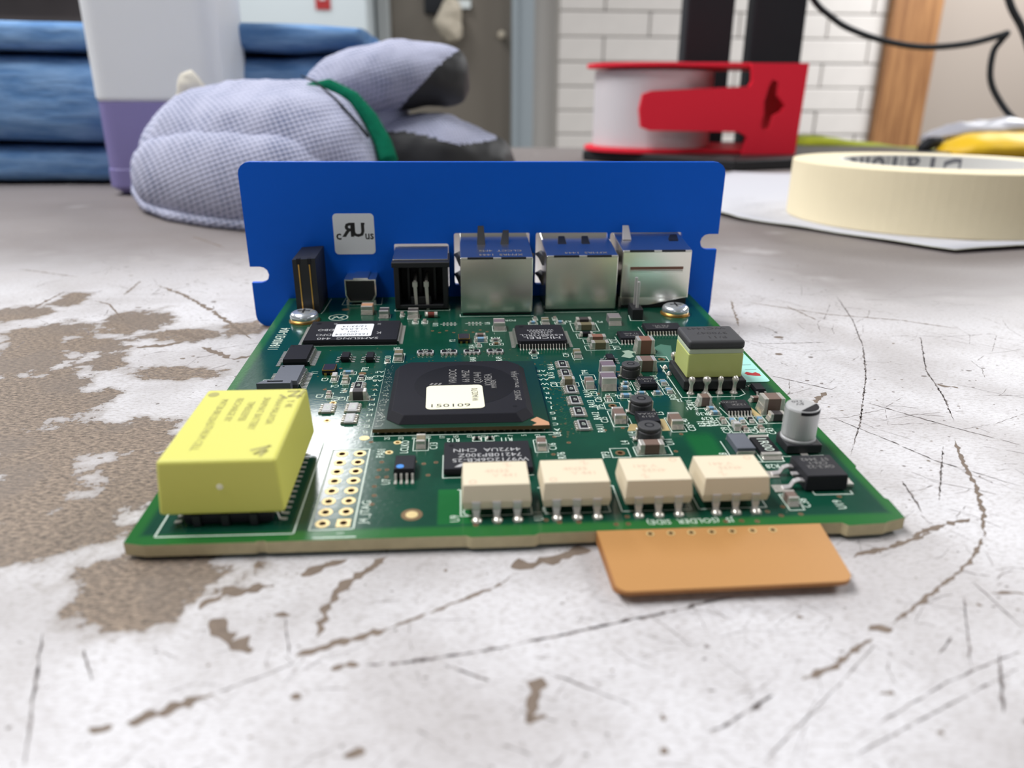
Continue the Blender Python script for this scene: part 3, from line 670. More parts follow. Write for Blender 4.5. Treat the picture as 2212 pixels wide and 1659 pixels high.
for s, x, y in (('U9', 38.7, 3.1), ('U11', 49.1, 3.2), ('RA16', 56.3, 52.4), ('RA15', 55.9, 48.5), ('C20', 55.9, 44.3), ('TP4', 62.2, 49.6), ('RA14', 61.1, 40.0), ('C23', 62.3, 40.0), ('RA13', 61.2, 36.0), ('RA12', 61.2, 31.4), ('RA11', 61.1, 27.0), ('TP5', 62.4, 34.6), ('C25', 62.2, 29.9), ('C26', 62.6, 37.6),
                 ('TP3', 60.4, 18.4), ('R76', 54.0, 18.6), ('C16', 53.0, 21.4), ('C13', 35.6, 22.5), ('U7', 29.5, 12.5), ('PA01', 28.1, 20.7), ('LCLKO', 31.4, 22.4), ('L4', 63.9, 22.1), ('U14', 65.6, 24.6), ('L5', 71.6, 31.8), ('L8', 77.4, 17.6), ('U8', 54.2, 25.3), ('C35', 75.2, 26.4), ('C40', 74.8, 28.6), ('C39', 80.3, 25.3), ('C43', 87.2, 24.7),
                 ('C38', 83.7, 4.3), ('U19', 88.1, 3.7), ('T1V', 77.6, 35.6), ('R25', 75.3, 37.9), ('R26', 74.2, 46.6), ('C24', 59.9, 58.4), ('C12', 70.6, 65.6), ('C11', 70.6, 61.9), ('C3', 15.9, 48.4), ('Y1', 13.6, 51.6), ('C2', 16.1, 41.3), ('R44', 19.9, 43.3), ('TP2', 22.4, 52.9), ('R8', 23.7, 48.6), ('C9', 20.0, 40.0), ('R133', 5.8, 47.6), ('R17', 18.9, 40.0),
                 ('Y2', 38.2, 67.3), ('RA5', 32.9, 61.6), ('RA6', 37.4, 61.7), ('RA8', 42.1, 56.8), ('RA9', 47.0, 56.9), ('R14', 42.0, 63.8), ('C10', 26.1, 58.4), ('C17', 53.8, 57.6), ('U5', 27.4, 63.2), ('R103', 88.9, 43.0), ('R31', 77.2, 27.7), ('R32', 78.0, 27.7), ('R34', 78.8, 27.8), ('R35', 79.6, 27.9), ('R24', 66.3, 44.4), ('U10', 34.6, 77.4), ('U6', 45.6, 77.8), ('C42', 84.5, 25.0), ('U11', 70.6, 22.0), ('Q4', 77.4, 34.4)):
    T(s, x, y, 1.2)
for s, x, y in (('C27', 64.9, 39.4), ('C21', 68.2, 36.9), ('C41', 77.2, 33.4), ('R30', 78.3, 31.3), ('R29', 78.6, 29.6), ('R12', 38.4, 24.2), ('R11', 46.3, 24.1), ('R28', 83.2, 14.0), ('D3', 68.7, 69.2), ('C15', 43.9, 70.6), ('R13', 46.8, 68.6), ('POR', 50.6, 79.5), ('C4', 18.0, 45.4), ('R3', 63.0, 78.3), ('J3', 76.0, 36.6), ('P2', 69.8, 77.8)):
    T(s, x, y, 1.1, 180, .8)
for k, s in enumerate(('AF', 'AD', 'AB', 'Y', 'V', 'T', 'P', 'M', 'K', 'H', 'F', 'D', 'B')): T(s, 25.1, 51.5 - k * 2.0, .85, 180, 1.2)
for k, s in enumerate(('AE', 'AC', 'AA', 'W', 'U', 'R', 'N', 'L', 'J', 'G', 'E', 'C', 'A')): T(s, 54.3, 50.6 - k * 1.98, .85, 180, 1.2)
for k in range(13): T(str(25 - 2 * k), 28.6 + k * 2.05, 25.2, .8, 90, .8)

mat('flux_pale', (150, 170, 152), .5); mat('flux_thin', (74, 116, 98), .35)
q = MB(); q.prism([(70.3, 57.0), (71.8, 56.2), (72.8, 56.9), (72.6, 58.4), (73.4, 59.3), (72.4, 60.4), (71.0, 60.0), (71.4, 58.8)], 0, .02); build('flux_residue', q, 'flux_pale', board)
q = MB(); q.prism([(77.0, 57.4), (78.4, 55.6), (80.0, 53.5), (81.2, 55.0), (80.6, 58.8), (81.4, 62.5), (79.5, 63.4), (77.6, 61.5), (78.0, 59.6)], 0, .018); build('flux_residue', q, 'flux_thin', board)
# ---- small parts
def smd(name, x, y, L, W, H, axis, body, end='tin', t=None, fil=.35, label=None, cap_h=None, top=None, z0=0.0):
    t = t or L * .2
    def body_mesh():
        q = MB(); q.box(-L / 2 + t * .9, L / 2 - t * .9, -W / 2, W / 2, .03, H)
        if top: q.box(-L / 2 + t * .9, L / 2 - t * .9, -W / 2, W / 2, H, H + .03, 1)
        return q.mesh(name, [body, top or body], bevel=min(.06, H * .1), seg=1)
    def end_mesh():
        q = MB(); e = .02; q.box(L / 2 - t, L / 2, -W / 2 - e, W / 2 + e, 0.01, H + e)
        me = q.mesh('end_cap', [end], bevel=min(.09, H * .14), seg=2); 
        q2 = MB(); h = H * .55
        q2.hexa([(L / 2 - t * .2, -W / 2 - .1, 0.005), (L / 2 + fil, -W / 2 - .06, 0.005), (L / 2 + fil, W / 2 + .06, 0.005), (L / 2 - t * .2, W / 2 + .1, 0.005)],
                [(L / 2 - t * .2, -W / 2 + .02, h), (L / 2 + .05, -W / 2 + .06, h), (L / 2 + .05, W / 2 - .06, h), (L / 2 - t * .2, W / 2 - .02, h)])
        m2 = q2.mesh('s', ['solder'], bevel=.08, seg=2)
        bm = bmesh.new(); bm.from_mesh(me); n0 = len(bm.faces); bm.from_mesh(m2); bm.faces.ensure_lookup_table()
        for f in bm.faces[n0:]: f.material_index = 1
        me2 = bpy.data.meshes.new('end_cap'); bm.to_mesh(me2); bm.free(); me2.materials.append(M(end)); me2.materials.append(M('solder'))
        bpy.data.meshes.remove(me); bpy.data.meshes.remove(m2); return me2
    k = (name, L, W, H, body, end, t, fil, top)
    o = add(name, cached(k + ('b',), body_mesh), pcb, (x, y, z0), math.pi / 2 if axis == 'y' else 0, label)
    e = cached(k + ('e',), end_mesh)
    add('end_cap', e, o); add('end_cap', e, o, rz=math.pi)
    return o
CAP = 'ceramic_capacitor'; RES = 'chip_resistor'
for a in [(33.7, 23.0, 2.4, 1.3, 1.2, 'y', 'body_olive'), (51.3, 21.5, 2.4, 1.3, 1.15, 'y', 'body_brown'), (28.1, 58.2, 2.9, 1.5, 1.3, 'y', 'body_olive'), (17.55, 48.7, 1.7, .85, .9, 'y', 'ceramic_white'), (19.6, 47.5, 1.8, 1.0, .9, 'y', 'body_olive'),
          (61.9, 57.9, 2.2, 1.3, 1.1, 'y', 'body_olive'), (61.9, 43.4, 2.4, 1.4, 1.3, 'y', 'body_brown'), (65.9, 48.1, 3.2, 2.45, 2.3, 'y', 'body_mauve'), (65.0, 42.7, 3.2, 2.5, 2.3, 'y', 'body_mauve'),
          (64.45, 30.1, 3.2, 1.75, 1.4, 'y', 'body_brown'), (72.85, 27.7, 3.2, 1.75, 1.4, 'y', 'body_brown'), (19.4, 86.2, 3.0, 2.5, 1.9, 'y', 'body_orange'), (23.3, 83.6, 2.8, 2.0, 1.6, 'y', 'body_dark'), (47.9, 74.5, 3.2, 2.3, 1.7, 'y', 'body_mauve'),
          (29.6, 83.0, 2.8, 2.2, 1.6, 'y', 'body_dark'), (57.9, 77.5, 2.0, 1.5, 1.0, 'y', 'body_olive'), (64.2, 37.5, 1.1, .6, .6, 'y', 'body_brown'), (26.1, 56.2, 1.0, .55, .5, 'y', 'body_brown'), (17.6, 41.4, 1.3, .75, .7, 'y', 'body_brown'), (81.9, 4.7, 2.0, 1.3, 1.2, 'y', 'body_brown'),
          (30.2, 79.0, 1.2, .7, .6, 'y', 'body_brown'), (32.2, 79.0, 1.2, .7, .6, 'y', 'body_brown'), (27.1, 84.0, 1.2, .7, .7, 'y', 'body_brown'),
          (22.7, 39.95, 2.7, 1.5, 1.6, 'x', 'body_dark'), (58.35, 44.2, 2.2, 1.3, 1.3, 'x', 'body_olive'), (66.0, 73.1, 3.6, 1.7, 1.3, 'x', 'body_olive'), (65.9, 75.7, 3.2, 1.7, 1.6, 'x', 'body_dark'), (67.1, 65.7, 3.4, 1.7, 1.3, 'x', 'body_rust'), (67.0, 61.9, 3.4, 1.6, 1.4, 'x', 'body_olive'),
          (75.2, 59.2, 3.3, 2.6, 2.9, 'x', 'body_rust'), (73.5, 50.5, 3.3, 2.6, 2.2, 'x', 'body_brown'), (67.0, 19.1, 3.5, 1.7, 1.6, 'x', 'body_brown'), (79.6, 34.7, 2.1, 1.6, 1.7, 'x', 'body_brown'), (89.6, 31.6, 3.4, 2.5, 2.8, 'x', 'body_brown'), (89.4, 28.6, 2.3, 1.4, 1.3, 'x', 'body_dark'), (88.6, 35.6, 1.6, .9, .9, 'x', 'body_brown'),
          (43.8, 66.7, 2.0, 1.0, .8, 'x', 'res_blue'), (43.8, 68.8, 2.0, 1.0, .9, 'x', 'body_brown'), (53.8, 59.7, 1.1, .7, .6, 'x', 'body_dark'), (82.0, 25.8, 1.2, 1.0, 1.1, 'y', 'ceramic_white'), (83.2, 25.3, 1.2, .7, .6, 'y', 'body_brown'), (85.7, 25.3, 1.2, .7, .6, 'y', 'body_brown'), (56.0, 80.1, 1.0, .6, .5, 'y', 'body_brown'), (60.3, 80.0, 1.0, .6, .5, 'y', 'body_brown')]:
    smd(CAP, *a)
for a in [(22.2, 48.5, 1.5, .8, .5, 'y', 'res_black'), (75.1, 43.9, 1.6, .9, .5, 'y', 'res_blue'), (75.2, 40.4, 1.6, .9, .5, 'y', 'res_blue'), (80.7, 28.3, 1.4, .7, .6, 'y', 'body_brown'), (82.2, 28.3, 1.4, .7, .5, 'y', 'res_blue'), (83.7, 28.3, 1.4, .7, .5, 'y', 'res_blue'), (85.2, 28.4, 1.4, .7, .5, 'y', 'res_black'), (86.7, 28.5, 1.4, .7, .5, 'y', 'res_blue'),
          (19.6, 51.05, 1.8, .8, .5, 'x', 'res_blue'), (80.2, 32.8, 1.4, .75, .5, 'x', 'res_blue'), (80.35, 31.2, 1.4, .75, .5, 'x', 'res_blue'), (67.85, 41.7, 1.4, .8, .55, 'x', 'res_blue'), (68.45, 43.9, 1.0, .7, .5, 'x', 'res_blue'), (67.4, 38.5, 1.8, .9, .55, 'x', 'res_blue'), (70.25, 39.4, 1.5, .7, .5, 'x', 'res_blue'), (73.0, 39.5, 1.3, .7, .5, 'x', 'res_blue'),
          (46.85, 64.85, 1.5, .6, .35, 'x', 'via_brown'), (46.8, 66.95, 1.4, .6, .45, 'x', 'body_grey'), (43.35, 64.1, 1.0, .6, .5, 'y', 'body_brown'), (41.9, 24.3, .9, .5, .4, 'x', 'res_black'), (43.9, 24.3, .9, .5, .4, 'x', 'res_black'), (55.3, 77.3, 1.4, .8, .5, 'x', 'res_blue'), (61.1, 77.3, 1.4, .8, .5, 'x', 'res_blue'), (73.0, 53.6, 1.5, .9, .9, 'x', 'res_blue'), (69.6, 37.2, 1.2, .7, .6, 'x', 'body_orange')]:
    smd(RES, *a, t=a[2] * .25, fil=.22)
rp = smd(RES, 84.0, 19.3, 6.1, 2.9, .65, 'y', 'res_black', t=.75, fil=.6, label='black power resistor marked 1R00')
text((rp.name, 'print', 'silk'), '1R00', 84.0, 19.3, .70, 1.5, -90, .95)
smd('tantalum_capacitor', 72.65, 76.9, 3.1, 2.6, 1.7, 'y', 'body_grey', t=.2, fil=.45)
smd('chip_inductor', 80.6, 19.9, 4.8, 2.7, 1.05, 'y', 'gray_chip', end='gray_chip', t=.4, fil=.1, label='flat grey inductor')
smd('diode', 65.45, 68.9, 2.6, 1.2, .85, 'x', 'res_black', t=.5)
# glass diode
q = MB(); q.tube([(-.75, 0, .62), (.75, 0, .62)], .58, 12); o = build('glass_diode', q, 'glass_red', pcb, (33.5, 82.4, 0), smooth=False)
for s in (-1, 1):
    q = MB(); q.tube([(s * .7, 0, .62), (s * 1.35, 0, .62)], .64, 12); build('end_cap', q, 'solder', o)

# resistor networks
def net(x, y, axis, tone='res_black', mark=None):
    def bm_():
        q = MB(); q.box(-1.6, 1.6, -.72, .72, .05, .42); q.box(-1.35, 1.35, -.6, .6, .42, .48, 1); return q.mesh('resistor_network', ['ceramic_white', tone], bevel=.03, seg=1)
    def pm():
        q = MB()
        for k in range(4):
            for s in (-1, 1): 
                q.box(-1.2 + k * .8 - .22, -1.2 + k * .8 + .22, s * .98 - .36, s * .98 + .36, .005, .4, 0, .06, .14)
        return q.mesh('solder_joints', ['solder'], bevel=.06, seg=2)
    o = add('resistor_network', cached(('net', tone), bm_), pcb, (x, y, 0), math.pi / 2 if axis == 'y' else 0)
    add('solder_joints', cached('netp', pm), o, kind='stuff')
    if mark: text((o.name, 'print', 'silk'), mark, x, y, .495, .6, -90 if axis == 'y' else 180, .8)
for y in (52.9, 48.7, 41.4, 36.9, 32.5, 27.7): net(58.45, y, 'y', mark='821' if y > 45 else '473')
for x, k in ((33.0, '473'), (37.5, '473'), (41.9, '240'), (46.35, '102')): net(x, 60.3, 'x', mark=k)
for x, y in ((22.1, 44.6), (22.25, 35.9), (22.25, 31.8), (18.2, 35.8)): net(x, y, 'y', 'ceramic_white' if y < 40 else 'res_black', '470')  # whitish tops of three networks: lamp reflection put into their colour

# SMD power inductors: round ferrite drums with four little clips
def drum(x, y, r, h):
    q = MB(); q.lathe([(r * .9, .1), (r, .25), (r, h * .66), (r * .9, h * .72), (r * .9, h * .76), (r * 1.0, h * .8), (r * 1.0, h * .96), (r * .93, h)], 0, 0, 28)
    q.prism([(r * 1.1 * math.cos(a), r * 1.1 * math.sin(a)) for a in [math.radians(22 + 45 * k) for k in range(8)]], .02, .3)
    o = build('power_inductor', q, 'ferrite', pcb, (x, y, 0), bevel=.05, seg=1)
    q = MB(); q.ring(0, 0, r * .3, r * .42, h, h + .02, 16); build('top_mark', q, 'res_black', o)
    for s in (-1, 1):
        q = MB(); q.box(s * r * 1.05 - .15, s * r * 1.05 + .15, -.3, .3, .4, h * .8); q.box(s * r * 1.15 - .35, s * r * 1.15 + .35, -.5, .5, .01, .45); build('clip', q, 'solder', o, bevel=.12)
drum(69.9, 47.2, 1.62, 2.5); drum(68.45, 32.4, 1.75, 2.5); drum(67.5, 22.8, 1.72, 2.5)

# gull-wing chips
def chip(name, x0, x1, y0, y1, h, sides, n, pw=.22, ext=.8, z0=.12, body='ic_black', ins=.12, dot=True, label=None, n2=None, chamfer=0):
    w, d = x1 - x0, y1 - y0; cx, cy = (x0 + x1) / 2, (y0 + y1) / 2
    q = MB(); zm = (z0 + h) * .52
    X, Y = w / 2, d / 2
    def oct_(X, Y, c): return [(-X + c, -Y), (X - c, -Y), (X, -Y + c), (X, Y - c), (X - c, Y), (-X + c, Y), (-X, Y - c), (-X, -Y + c)] if c else [(-X, -Y), (X, -Y), (X, Y), (-X, Y)]
    lo = [(a, b_, z0) for a, b_ in oct_(X - ins, Y - ins, chamfer)]; md = [(a, b_, zm) for a, b_ in oct_(X, Y, chamfer)]; hi = [(a, b_, h) for a, b_ in oct_(X - ins, Y - ins, chamfer)]
    q.hexa(lo, md); q.hexa(md, hi)
    o = build(name, q, body, pcb, (cx, cy, 0), label=label)
    p = MB(); zt = zm
    def pin(ax, pos, s):
        e = (X if ax == 'x' else Y)
        prof = [(e - .15, zt), (e + ext * .3, zt), (e + ext * .5, .12), (e + ext, .06)]
        for (a, z), (a2, z2) in zip(prof, prof[1:]):
            t = .1
            pts = []
            for aa, zz in ((a, z - t / 2), (a2, z2 - t / 2), (a2, z2 + t / 2), (a, z + t / 2)):
                pts.append((aa * s, zz))
            if ax == 'x': p.hexa([(u, pos - pw / 2, z_) for u, z_ in pts], [(u, pos + pw / 2, z_) for u, z_ in pts])
            else: p.hexa([(pos - pw / 2, u, z_) for u, z_ in pts], [(pos + pw / 2, u, z_) for u, z_ in pts])
        f = (e + ext) * s
        if ax == 'x': p.box(min(f - .3 * s, f + .25 * s), max(f - .3 * s, f + .25 * s), pos - pw * .6, pos + pw * .6, .005, .09)
        else: p.box(pos - pw * .6, pos + pw * .6, min(f - .3 * s, f + .25 * s), max(f - .3 * s, f + .25 * s), .005, .09)
    for sd in sides:
        nn = n if sd == 'x' or n2 is None else n2; span = (d if sd == 'x' else w) * (.90 if nn > 4 else .78)
        for k in range(nn):
            for s in (-1, 1): pin(sd, -span / 2 + span * k / (nn - 1), s)
    if sides: build('pins', p, 'tin', o, kind='stuff')
    if dot:
        r = min(w, d) * .05; g = MB(); g.cyl(-X + ins + r * 2.5, Y - ins - r * 2.5, h - .02, h + .008, r, n=12); build('pin_mark', g, 'mold_disc', o)
    return o
flash = chip('memory_chip', 9.0, 27.3, 65.4, 77.2, 1.15, 'x', 26, .2, .8, label='wide black memory chip with a white paper label')
q = MB(); q.prism(rrect(14.3, 22.0, 67.5, 75.0, .5), 1.15, 1.2); lab = build('paper_label', q, 'sticker_white', flash, (-18.15, -71.3, 0))
for s, y, h in (('165200254', 68.7, 1.0), ('-001', 70.3, .95), ('V1.6.0.5A', 71.9, .95), ('12/23/14', 73.5, .95)): text((flash.name, 'label_print', 'ink'), s, 18.2, y, 1.215, h, 180, 1.05)
PR = lambda o, m='ic_print': (o.name, 'print', m)
IP = PR(flash); text(IP, 'SAMSUNG  440', 17.6, 66.5, 1.165, 1.1, 180, 1.15); text(IP, 'K', 23.4, 69.6, 1.165, 1.2, 180); text(IP, 'DFO', 12.6, 68.7, 1.165, 1.2, 180, .9); text(IP, 'DBO', 12.6, 71.6, 1.165, 1.2, 180, .9); text(IP, 'K', 14.0, 75.3, 1.165, .9, 180); text(IP, 'X', 23.0, 75.0, 1.165, .8, 180)
chip('interface_chip', 7.3, 11.7, 54.8, 62.6, 1.4, 'x', 14, .22, 1.1); chip('driver_chip', 7.7, 12.0, 44.2, 51.6, 1.6, 'x', 12, .25, 1.1, body='gray_chip')
eth = chip('network_chip', 50.9, 60.7, 62.2, 72.2, 1.5, 'xy', 16, .22, .9, chamfer=.5, label='square black network chip with fine legs on four sides'); IP = PR(eth)
for s, y, h in (('MICREL', 64.2, 1.3), ('KSZ8873RLL', 65.7, .95), ('1436A2T', 66.9, .7), ('W144023', 67.8, .7), ('W1050924', 68.7, .7)): text(IP, s, 55.9, y, 1.515, h, 180, 1.2)
lc1 = chip('logic_chip', 77.9, 85.6, 69.2, 73.4, 1.1, 'y', 12, .26, .8); lc2 = chip('logic_chip', 71.6, 76.6, 64.3, 68.6, 1.1, 'y', 8, .26, .8)
for s, y in (('74LVC', 71.6), ('AF08', 70.6)): text(PR(lc1, 'ic_print_dim'), s, 81.5, y, 1.115, .7, 180, 1.3)
text(PR(lc2, 'ic_print_dim'), 'TI 43K', 74.2, 67.0, 1.115, .6, 180, 1.3); text(PR(lc2, 'ic_print_dim'), 'C9YX', 74.2, 65.9, 1.115, .6, 180, 1.3)
rg_ = chip('regulator_chip', 82.2, 86.2, 30.7, 34.2, 1.1, 'y', 8, .24, .7)
text(PR(rg_, 'ic_print_dim'), '12ZK', 84.5, 32.2, 1.115, .6, 180, 1.3); text(PR(rg_, 'ic_print_dim'), 'NCZG', 83.2, 33.2, 1.115, .5, 180, 1.3)
u7 = chip('eeprom_chip', 30.4, 33.3, 13.1, 17.1, 1.55, 'y', 4, .32, 1.1); q = MB(); q.cyl(-.55, -1.2, 1.55, 1.575, .52, n=18); build('paint_dot', q, 'blue_dot', u7)
chip('transistor', 17.5, 19.1, 56.3, 59.2, 1.1, 'x', 3, .3, .7, dot=False); chip('transistor', 22.1, 23.6, 56.0, 59.0, 1.1, 'x', 3, .3, .7, dot=False)
chip('transistor', 67.0, 68.4, 53.3, 56.0, 1.1, 'x', 3, .3, .7, dot=False); chip('transistor', 89.6, 91.4, 38.2, 41.0, 1.0, 'y', 2, .35, .8, dot=False)
k1 = chip('controller_chip', 70.4, 73.4, 41.0, 44.4, 1.2, 'x', 6, .25, .3); text(PR(k1, 'ic_print_dim'), '7A0AY', 71.9, 43.2, 1.215, .6, 180, 1.3); text(PR(k1, 'ic_print_dim'), '1P4', 71.9, 42.2, 1.215, .55, 180, 1.2)
k2 = chip('controller_chip', 66.9, 70.3, 26.2, 30.0, 1.4, '', 2); text(PR(k2, 'ic_print_dim'), 'DXAA', 68.6, 28.9, 1.415, .6, 180, 1.2); text(PR(k2, 'ic_print_dim'), '6519', 68.6, 27.9, 1.415, .6, 180, 1.2)
sd = chip('sdram_chip', 37.1, 49.4, 13.4, 21.4, 1.15, '', 2, z0=.25, label='black memory chip half hidden behind an optocoupler')
IP = PR(sd)
for s, y, x, h in (('W9712G6KB-25', 15.9, 43.6, 1.0), ('74210BP300Z', 17.3, 43.6, 1.0), ('4472UA  CHN', 18.8, 43.2, 1.0)): text(IP, s, x, y, 1.165, h, 180, 1.1)
q = MB(); q.prism([(38.6, 14.0), (39.4, 14.0), (40.3, 14.9), (39.5, 14.9)], 1.15, 1.165); build('maker_mark', q, 'ic_print', sd, (-43.25, -17.4, 0)); 

# large processor
bga = build('processor', (lambda q: (q.holes([(26.3, 26.3), (53.1, 26.3), (53.1, 53.0), (26.3, 53.0)], [], .45, 1.05, 0, 1), q)[1])(MB()), ['bga_green', 'bga_edge'], pcb, label='large square black processor on a green carrier')
q = MB()
for i in range(26):
    for j in range(26):
        if i in (0, 25) or j == 0: q.cyl(27.2 + i * 1.0, 27.2 + j * 1.0, 0.01, .46, .26, n=6)
build('solder_balls', q, 'solder', bga, kind='stuff')
def oct_(x0, x1, y0, y1, c): return [(x0 + c, y0), (x1 - c, y0), (x1, y0 + c), (x1, y1 - c), (x1 - c, y1), (x0 + c, y1), (x0, y1 - c), (x0, y0 + c)]
q = MB(); q.hexa([(a, b_, 1.05) for a, b_ in oct_(28.1, 51.0, 27.5, 51.4, 2.0)], [(a, b_, 2.2) for a, b_ in oct_(29.0, 49.9, 28.6, 50.4, 1.9)])
build('mold_cap', q, 'mold', bga, bevel=.08, seg=1)
q = MB(); q.cyl(40.4, 40.2, 2.195, 2.215, 8.4, n=48); build('mold_disc', q, 'mold_disc', bga)
q = MB(); q.prism([(50.4, 26.35), (53.05, 26.35), (53.05, 27.4), (51.4, 29.3), (50.3, 28.2), (51.2, 27.2)], 1.05, 1.08); build('corner_pad', q, 'body_orange', bga)
q = MB(); q.cyl(48.1, 31.0, 2.19, 2.208, .38, n=14); build('pin_mark', q, 'mold_disc', bga)
q = MB()
for k in range(90): 
    x = rv.uniform(26.6, 27.9); y = rv.uniform(27, 52.5); q.cyl(x, y, 1.05, 1.06, .07, n=6)
for k in range(12): q.line(26.6 + rv.uniform(0, .5), 27.2 + k * 1.9, 27.6, 27.4 + k * 1.9, .06, 1.062)
build('carrier_vias', q, 'tin', bga, kind='stuff')
q = MB(); q.prism([(x - 38.7, y - 35) for x, y in rrect(34.1, 43.3, 30.4, 39.6, .9)], 2.215, 2.25); build('code_label', q, 'sticker_cream', bga, (38.7, 35, 0), label='cream sticker reading 150109 and WA0270').rotation_euler = (0, 0, .02)
LB = (bga.name, 'label_print', 'ink'); ID = PR(bga, 'ic_print_dim')
text(LB, '150109', 37.9, 31.6, 2.265, 1.15, 1, 1.35); text(LB, 'WA0270', 42.0, 35.7, 2.265, 1.05, 91, .92)
for s, x, y, L in (('VRADDC', 38.4, 43.6, 1), ('66 MHZ', 40.6, 43.5, 1), ('QS1441', 42.6, 42.9, 1), ('KOREA', 44.4, 41.8, 1)): text(ID, s, x, y, 2.225, 1.35, 90, .8)
text(ID, 'MMKEA', 45.2, 39.9, 2.225, .9, 90, .8); text(ID, '2M03S   8HDZUHJA', 48.9, 39.3, 2.21, 1.05, 90, .95)
for k in range(3): 
    q = MB(); q.prism([(34.4 + k * .7, 39.9), (34.8 + k * .7, 39.9), (35.2 + k * .7, 40.7), (34.8 + k * .7, 40.7)], 2.215, 2.225); build('maker_mark', q, 'ic_print_dim', bga)

# crystals
for x, y in ((16.2, 51.9), (40.45, 67.2)):
    q = MB(); q.box(-1.15, 1.15, -1.5, 1.5, .1, .85); o = build('crystal', q, 'ic_black', pcb, (x, y, 0), bevel=.06, seg=1)
    q = MB(); q.holes(rrect(-1.15, 1.15, -1.5, 1.5, .2), [list(reversed(rrect(-.95, .95, -1.3, 1.3, .2)))], .85, .95); build('seal_ring', q, 'gold', o)
    q = MB(); q.prism(rrect(-1.02, 1.02, -1.38, 1.38, .2), .9, 1.05); build('lid', q, 'crystal_lid', o, bevel=.04, seg=1)
    for s in (-.55, .55):
        q = MB(); q.box(s - .22, s + .22, -1.62, -1.45, .02, .45); build('contact', q, 'gold', o)

# optocouplers
def opto_body():
    q = MB(); X, Y = 4.3, 3.25
    f = lambda a, b_, z: [(-a, -b_, z), (a, -b_, z), (a, b_, z), (-a, b_, z)]
    q.hexa(f(X - .18, Y - .2, 1.25), f(X, Y, 2.3)); q.hexa(f(X, Y, 2.3), f(X - .22, Y - .38, 4.6)); return q.mesh('optocoupler', ['cream_opto'], bevel=.1, seg=2)
def opto_pin():
    q = MB(); q.box(-.55, .55, -.12, .12, 2.25, 2.45); q.hexa([(-.28, -.32, .05), (.28, -.32, .05), (.28, -.08, .05), (-.28, -.08, .05)], [(-.5, -.12, 1.3), (.5, -.12, 1.3), (.5, .12, 1.3), (-.5, .12, 1.3)])
    q.box(-.5, .5, -.12, .12, 1.3, 2.3); return q.mesh('pin', ['pin_metal'], bevel=.05, seg=1)
def opto_sold():
    q = MB(); q.lathe([(.02, .0), (.72, .01), (.62, .18), (.42, .40), (.22, .5), (.02, .52)], 0, 0, 16); return q.mesh('solder_joint', ['solder'], smooth=True)
for k, (cx, cy) in enumerate(((43.85, 6.2), (53.8, 6.25), (64.1, 6.25), (74.0, 6.35))):
    o = add('optocoupler', cached('ob', opto_body), pcb, (cx, cy, 0))
    for i in range(3):
        for s in (-1, 1):
            px = (i - 1) * 2.54
            add('pin', cached('op', opto_pin), o, (px, s * 3.3, 0), 0 if s < 0 else math.pi)
            add('solder_joint', cached('os', opto_sold), o, (px + .05, s * 3.75, 0))
    s = 1 if k < 2 else -1
    q = MB(); q.ring(-2.9 * s, -2.1 * s if k < 2 else 2.1, .32, .5, 4.6, 4.61, 14); build('pin_mark', q, 'opto_print', o)
    OP = PR(o, 'opto_print')
    text(OP, '4N35', cx + .2 * s, cy + .4 * s, 4.615, .8, 0 if k < 2 else 180, 1.2); text(OP, 'V 441', cx + 1.2 * s, cy - .7 * s, 4.615, .8, 0 if k < 2 else 180, 1.2); text(OP, 'Z', cx + 1.6 * s, cy + 1.9 * s, 4.615, .9, 30)

# yellow battery hat on its socket chip
so = chip('clock_chip', 6.0, 16.6, 3.3, 21.8, 1.9, 'x', 14, .42, 1.2, z0=.25, dot=False)
for x in (7.6, 11.0, 14.4):
    q = MB(); q.box(x - 11.3 - .45, x - 11.3 + .45, -9.6, -9.1, .1, 1.6); build('socket_rib', q, 'black_plastic', so)
q = MB(); q.hexa([(3.5, 2.7, 1.85), (18.3, 2.7, 1.85), (18.3, 24.2, 1.85), (3.5, 24.2, 1.85)], [(4.1, 3.1, 9.0), (17.9, 3.1, 9.0), (17.9, 24.0, 9.0), (4.1, 24.0, 9.0)])
bat = build('battery_hat', q, 'battery_yellow', pcb, bevel=.45, seg=3, label='bright yellow snap-on battery block with faded grey print')
q = MB(); q.lathe([(.34, 0), (.40, .05), (.30, .12), (.05, .06)], 0, 0, 16); o = build('gate_mark', q, 'sticker_cream', bat); o.location = (11.05 * S, 2.9 * S, 5.6 * S); o.rotation_euler = (math.pi / 2, 0, 0)
q = MB(); q.cyl(5.4, 22.2, 8.99, 9.02, .75, n=20); build('pin_mark', q, 'yellow_print', bat)
YP = ('battery_hat', 'print', 'yellow_print')
for s, x, y, h in (('M4T28-BR12SH1', 7.4, 16.6, .95), ('LITHIUM CELL', 7.6, 9.4, 1.0), ('RECHARGE BY', 9.4, 17.2, .95), ('TIMEKEEPER', 11.2, 16.6, .95), ('SNAPHAT BATTERY', 13.0, 16.0, .95), ('99AA4 MALAYSIA', 14.9, 16.8, .95), ('Y 4K', 16.4, 18.6, 1.0)): text(YP, s, x, y, 9.03, h, -90, .82)
q = MB()
q.poly([(15.6, 22.9), (16.9, 22.9), (16.0, 21.2), (17.4, 21.2)], .5, 9.03); q.line(17.6, 23.2, 17.2, 20.6, .4, 9.03); q.line(14.7, 21.6, 15.6, 20.6, .4, 9.03)
q.poly([(14.6, 5.5), (16.4, 6.4), (15.2, 4.6), (16.3, 5.2), (15.9, 4.1)], .45, 9.03); build('logo_print', q, 'yellow_print', bat)
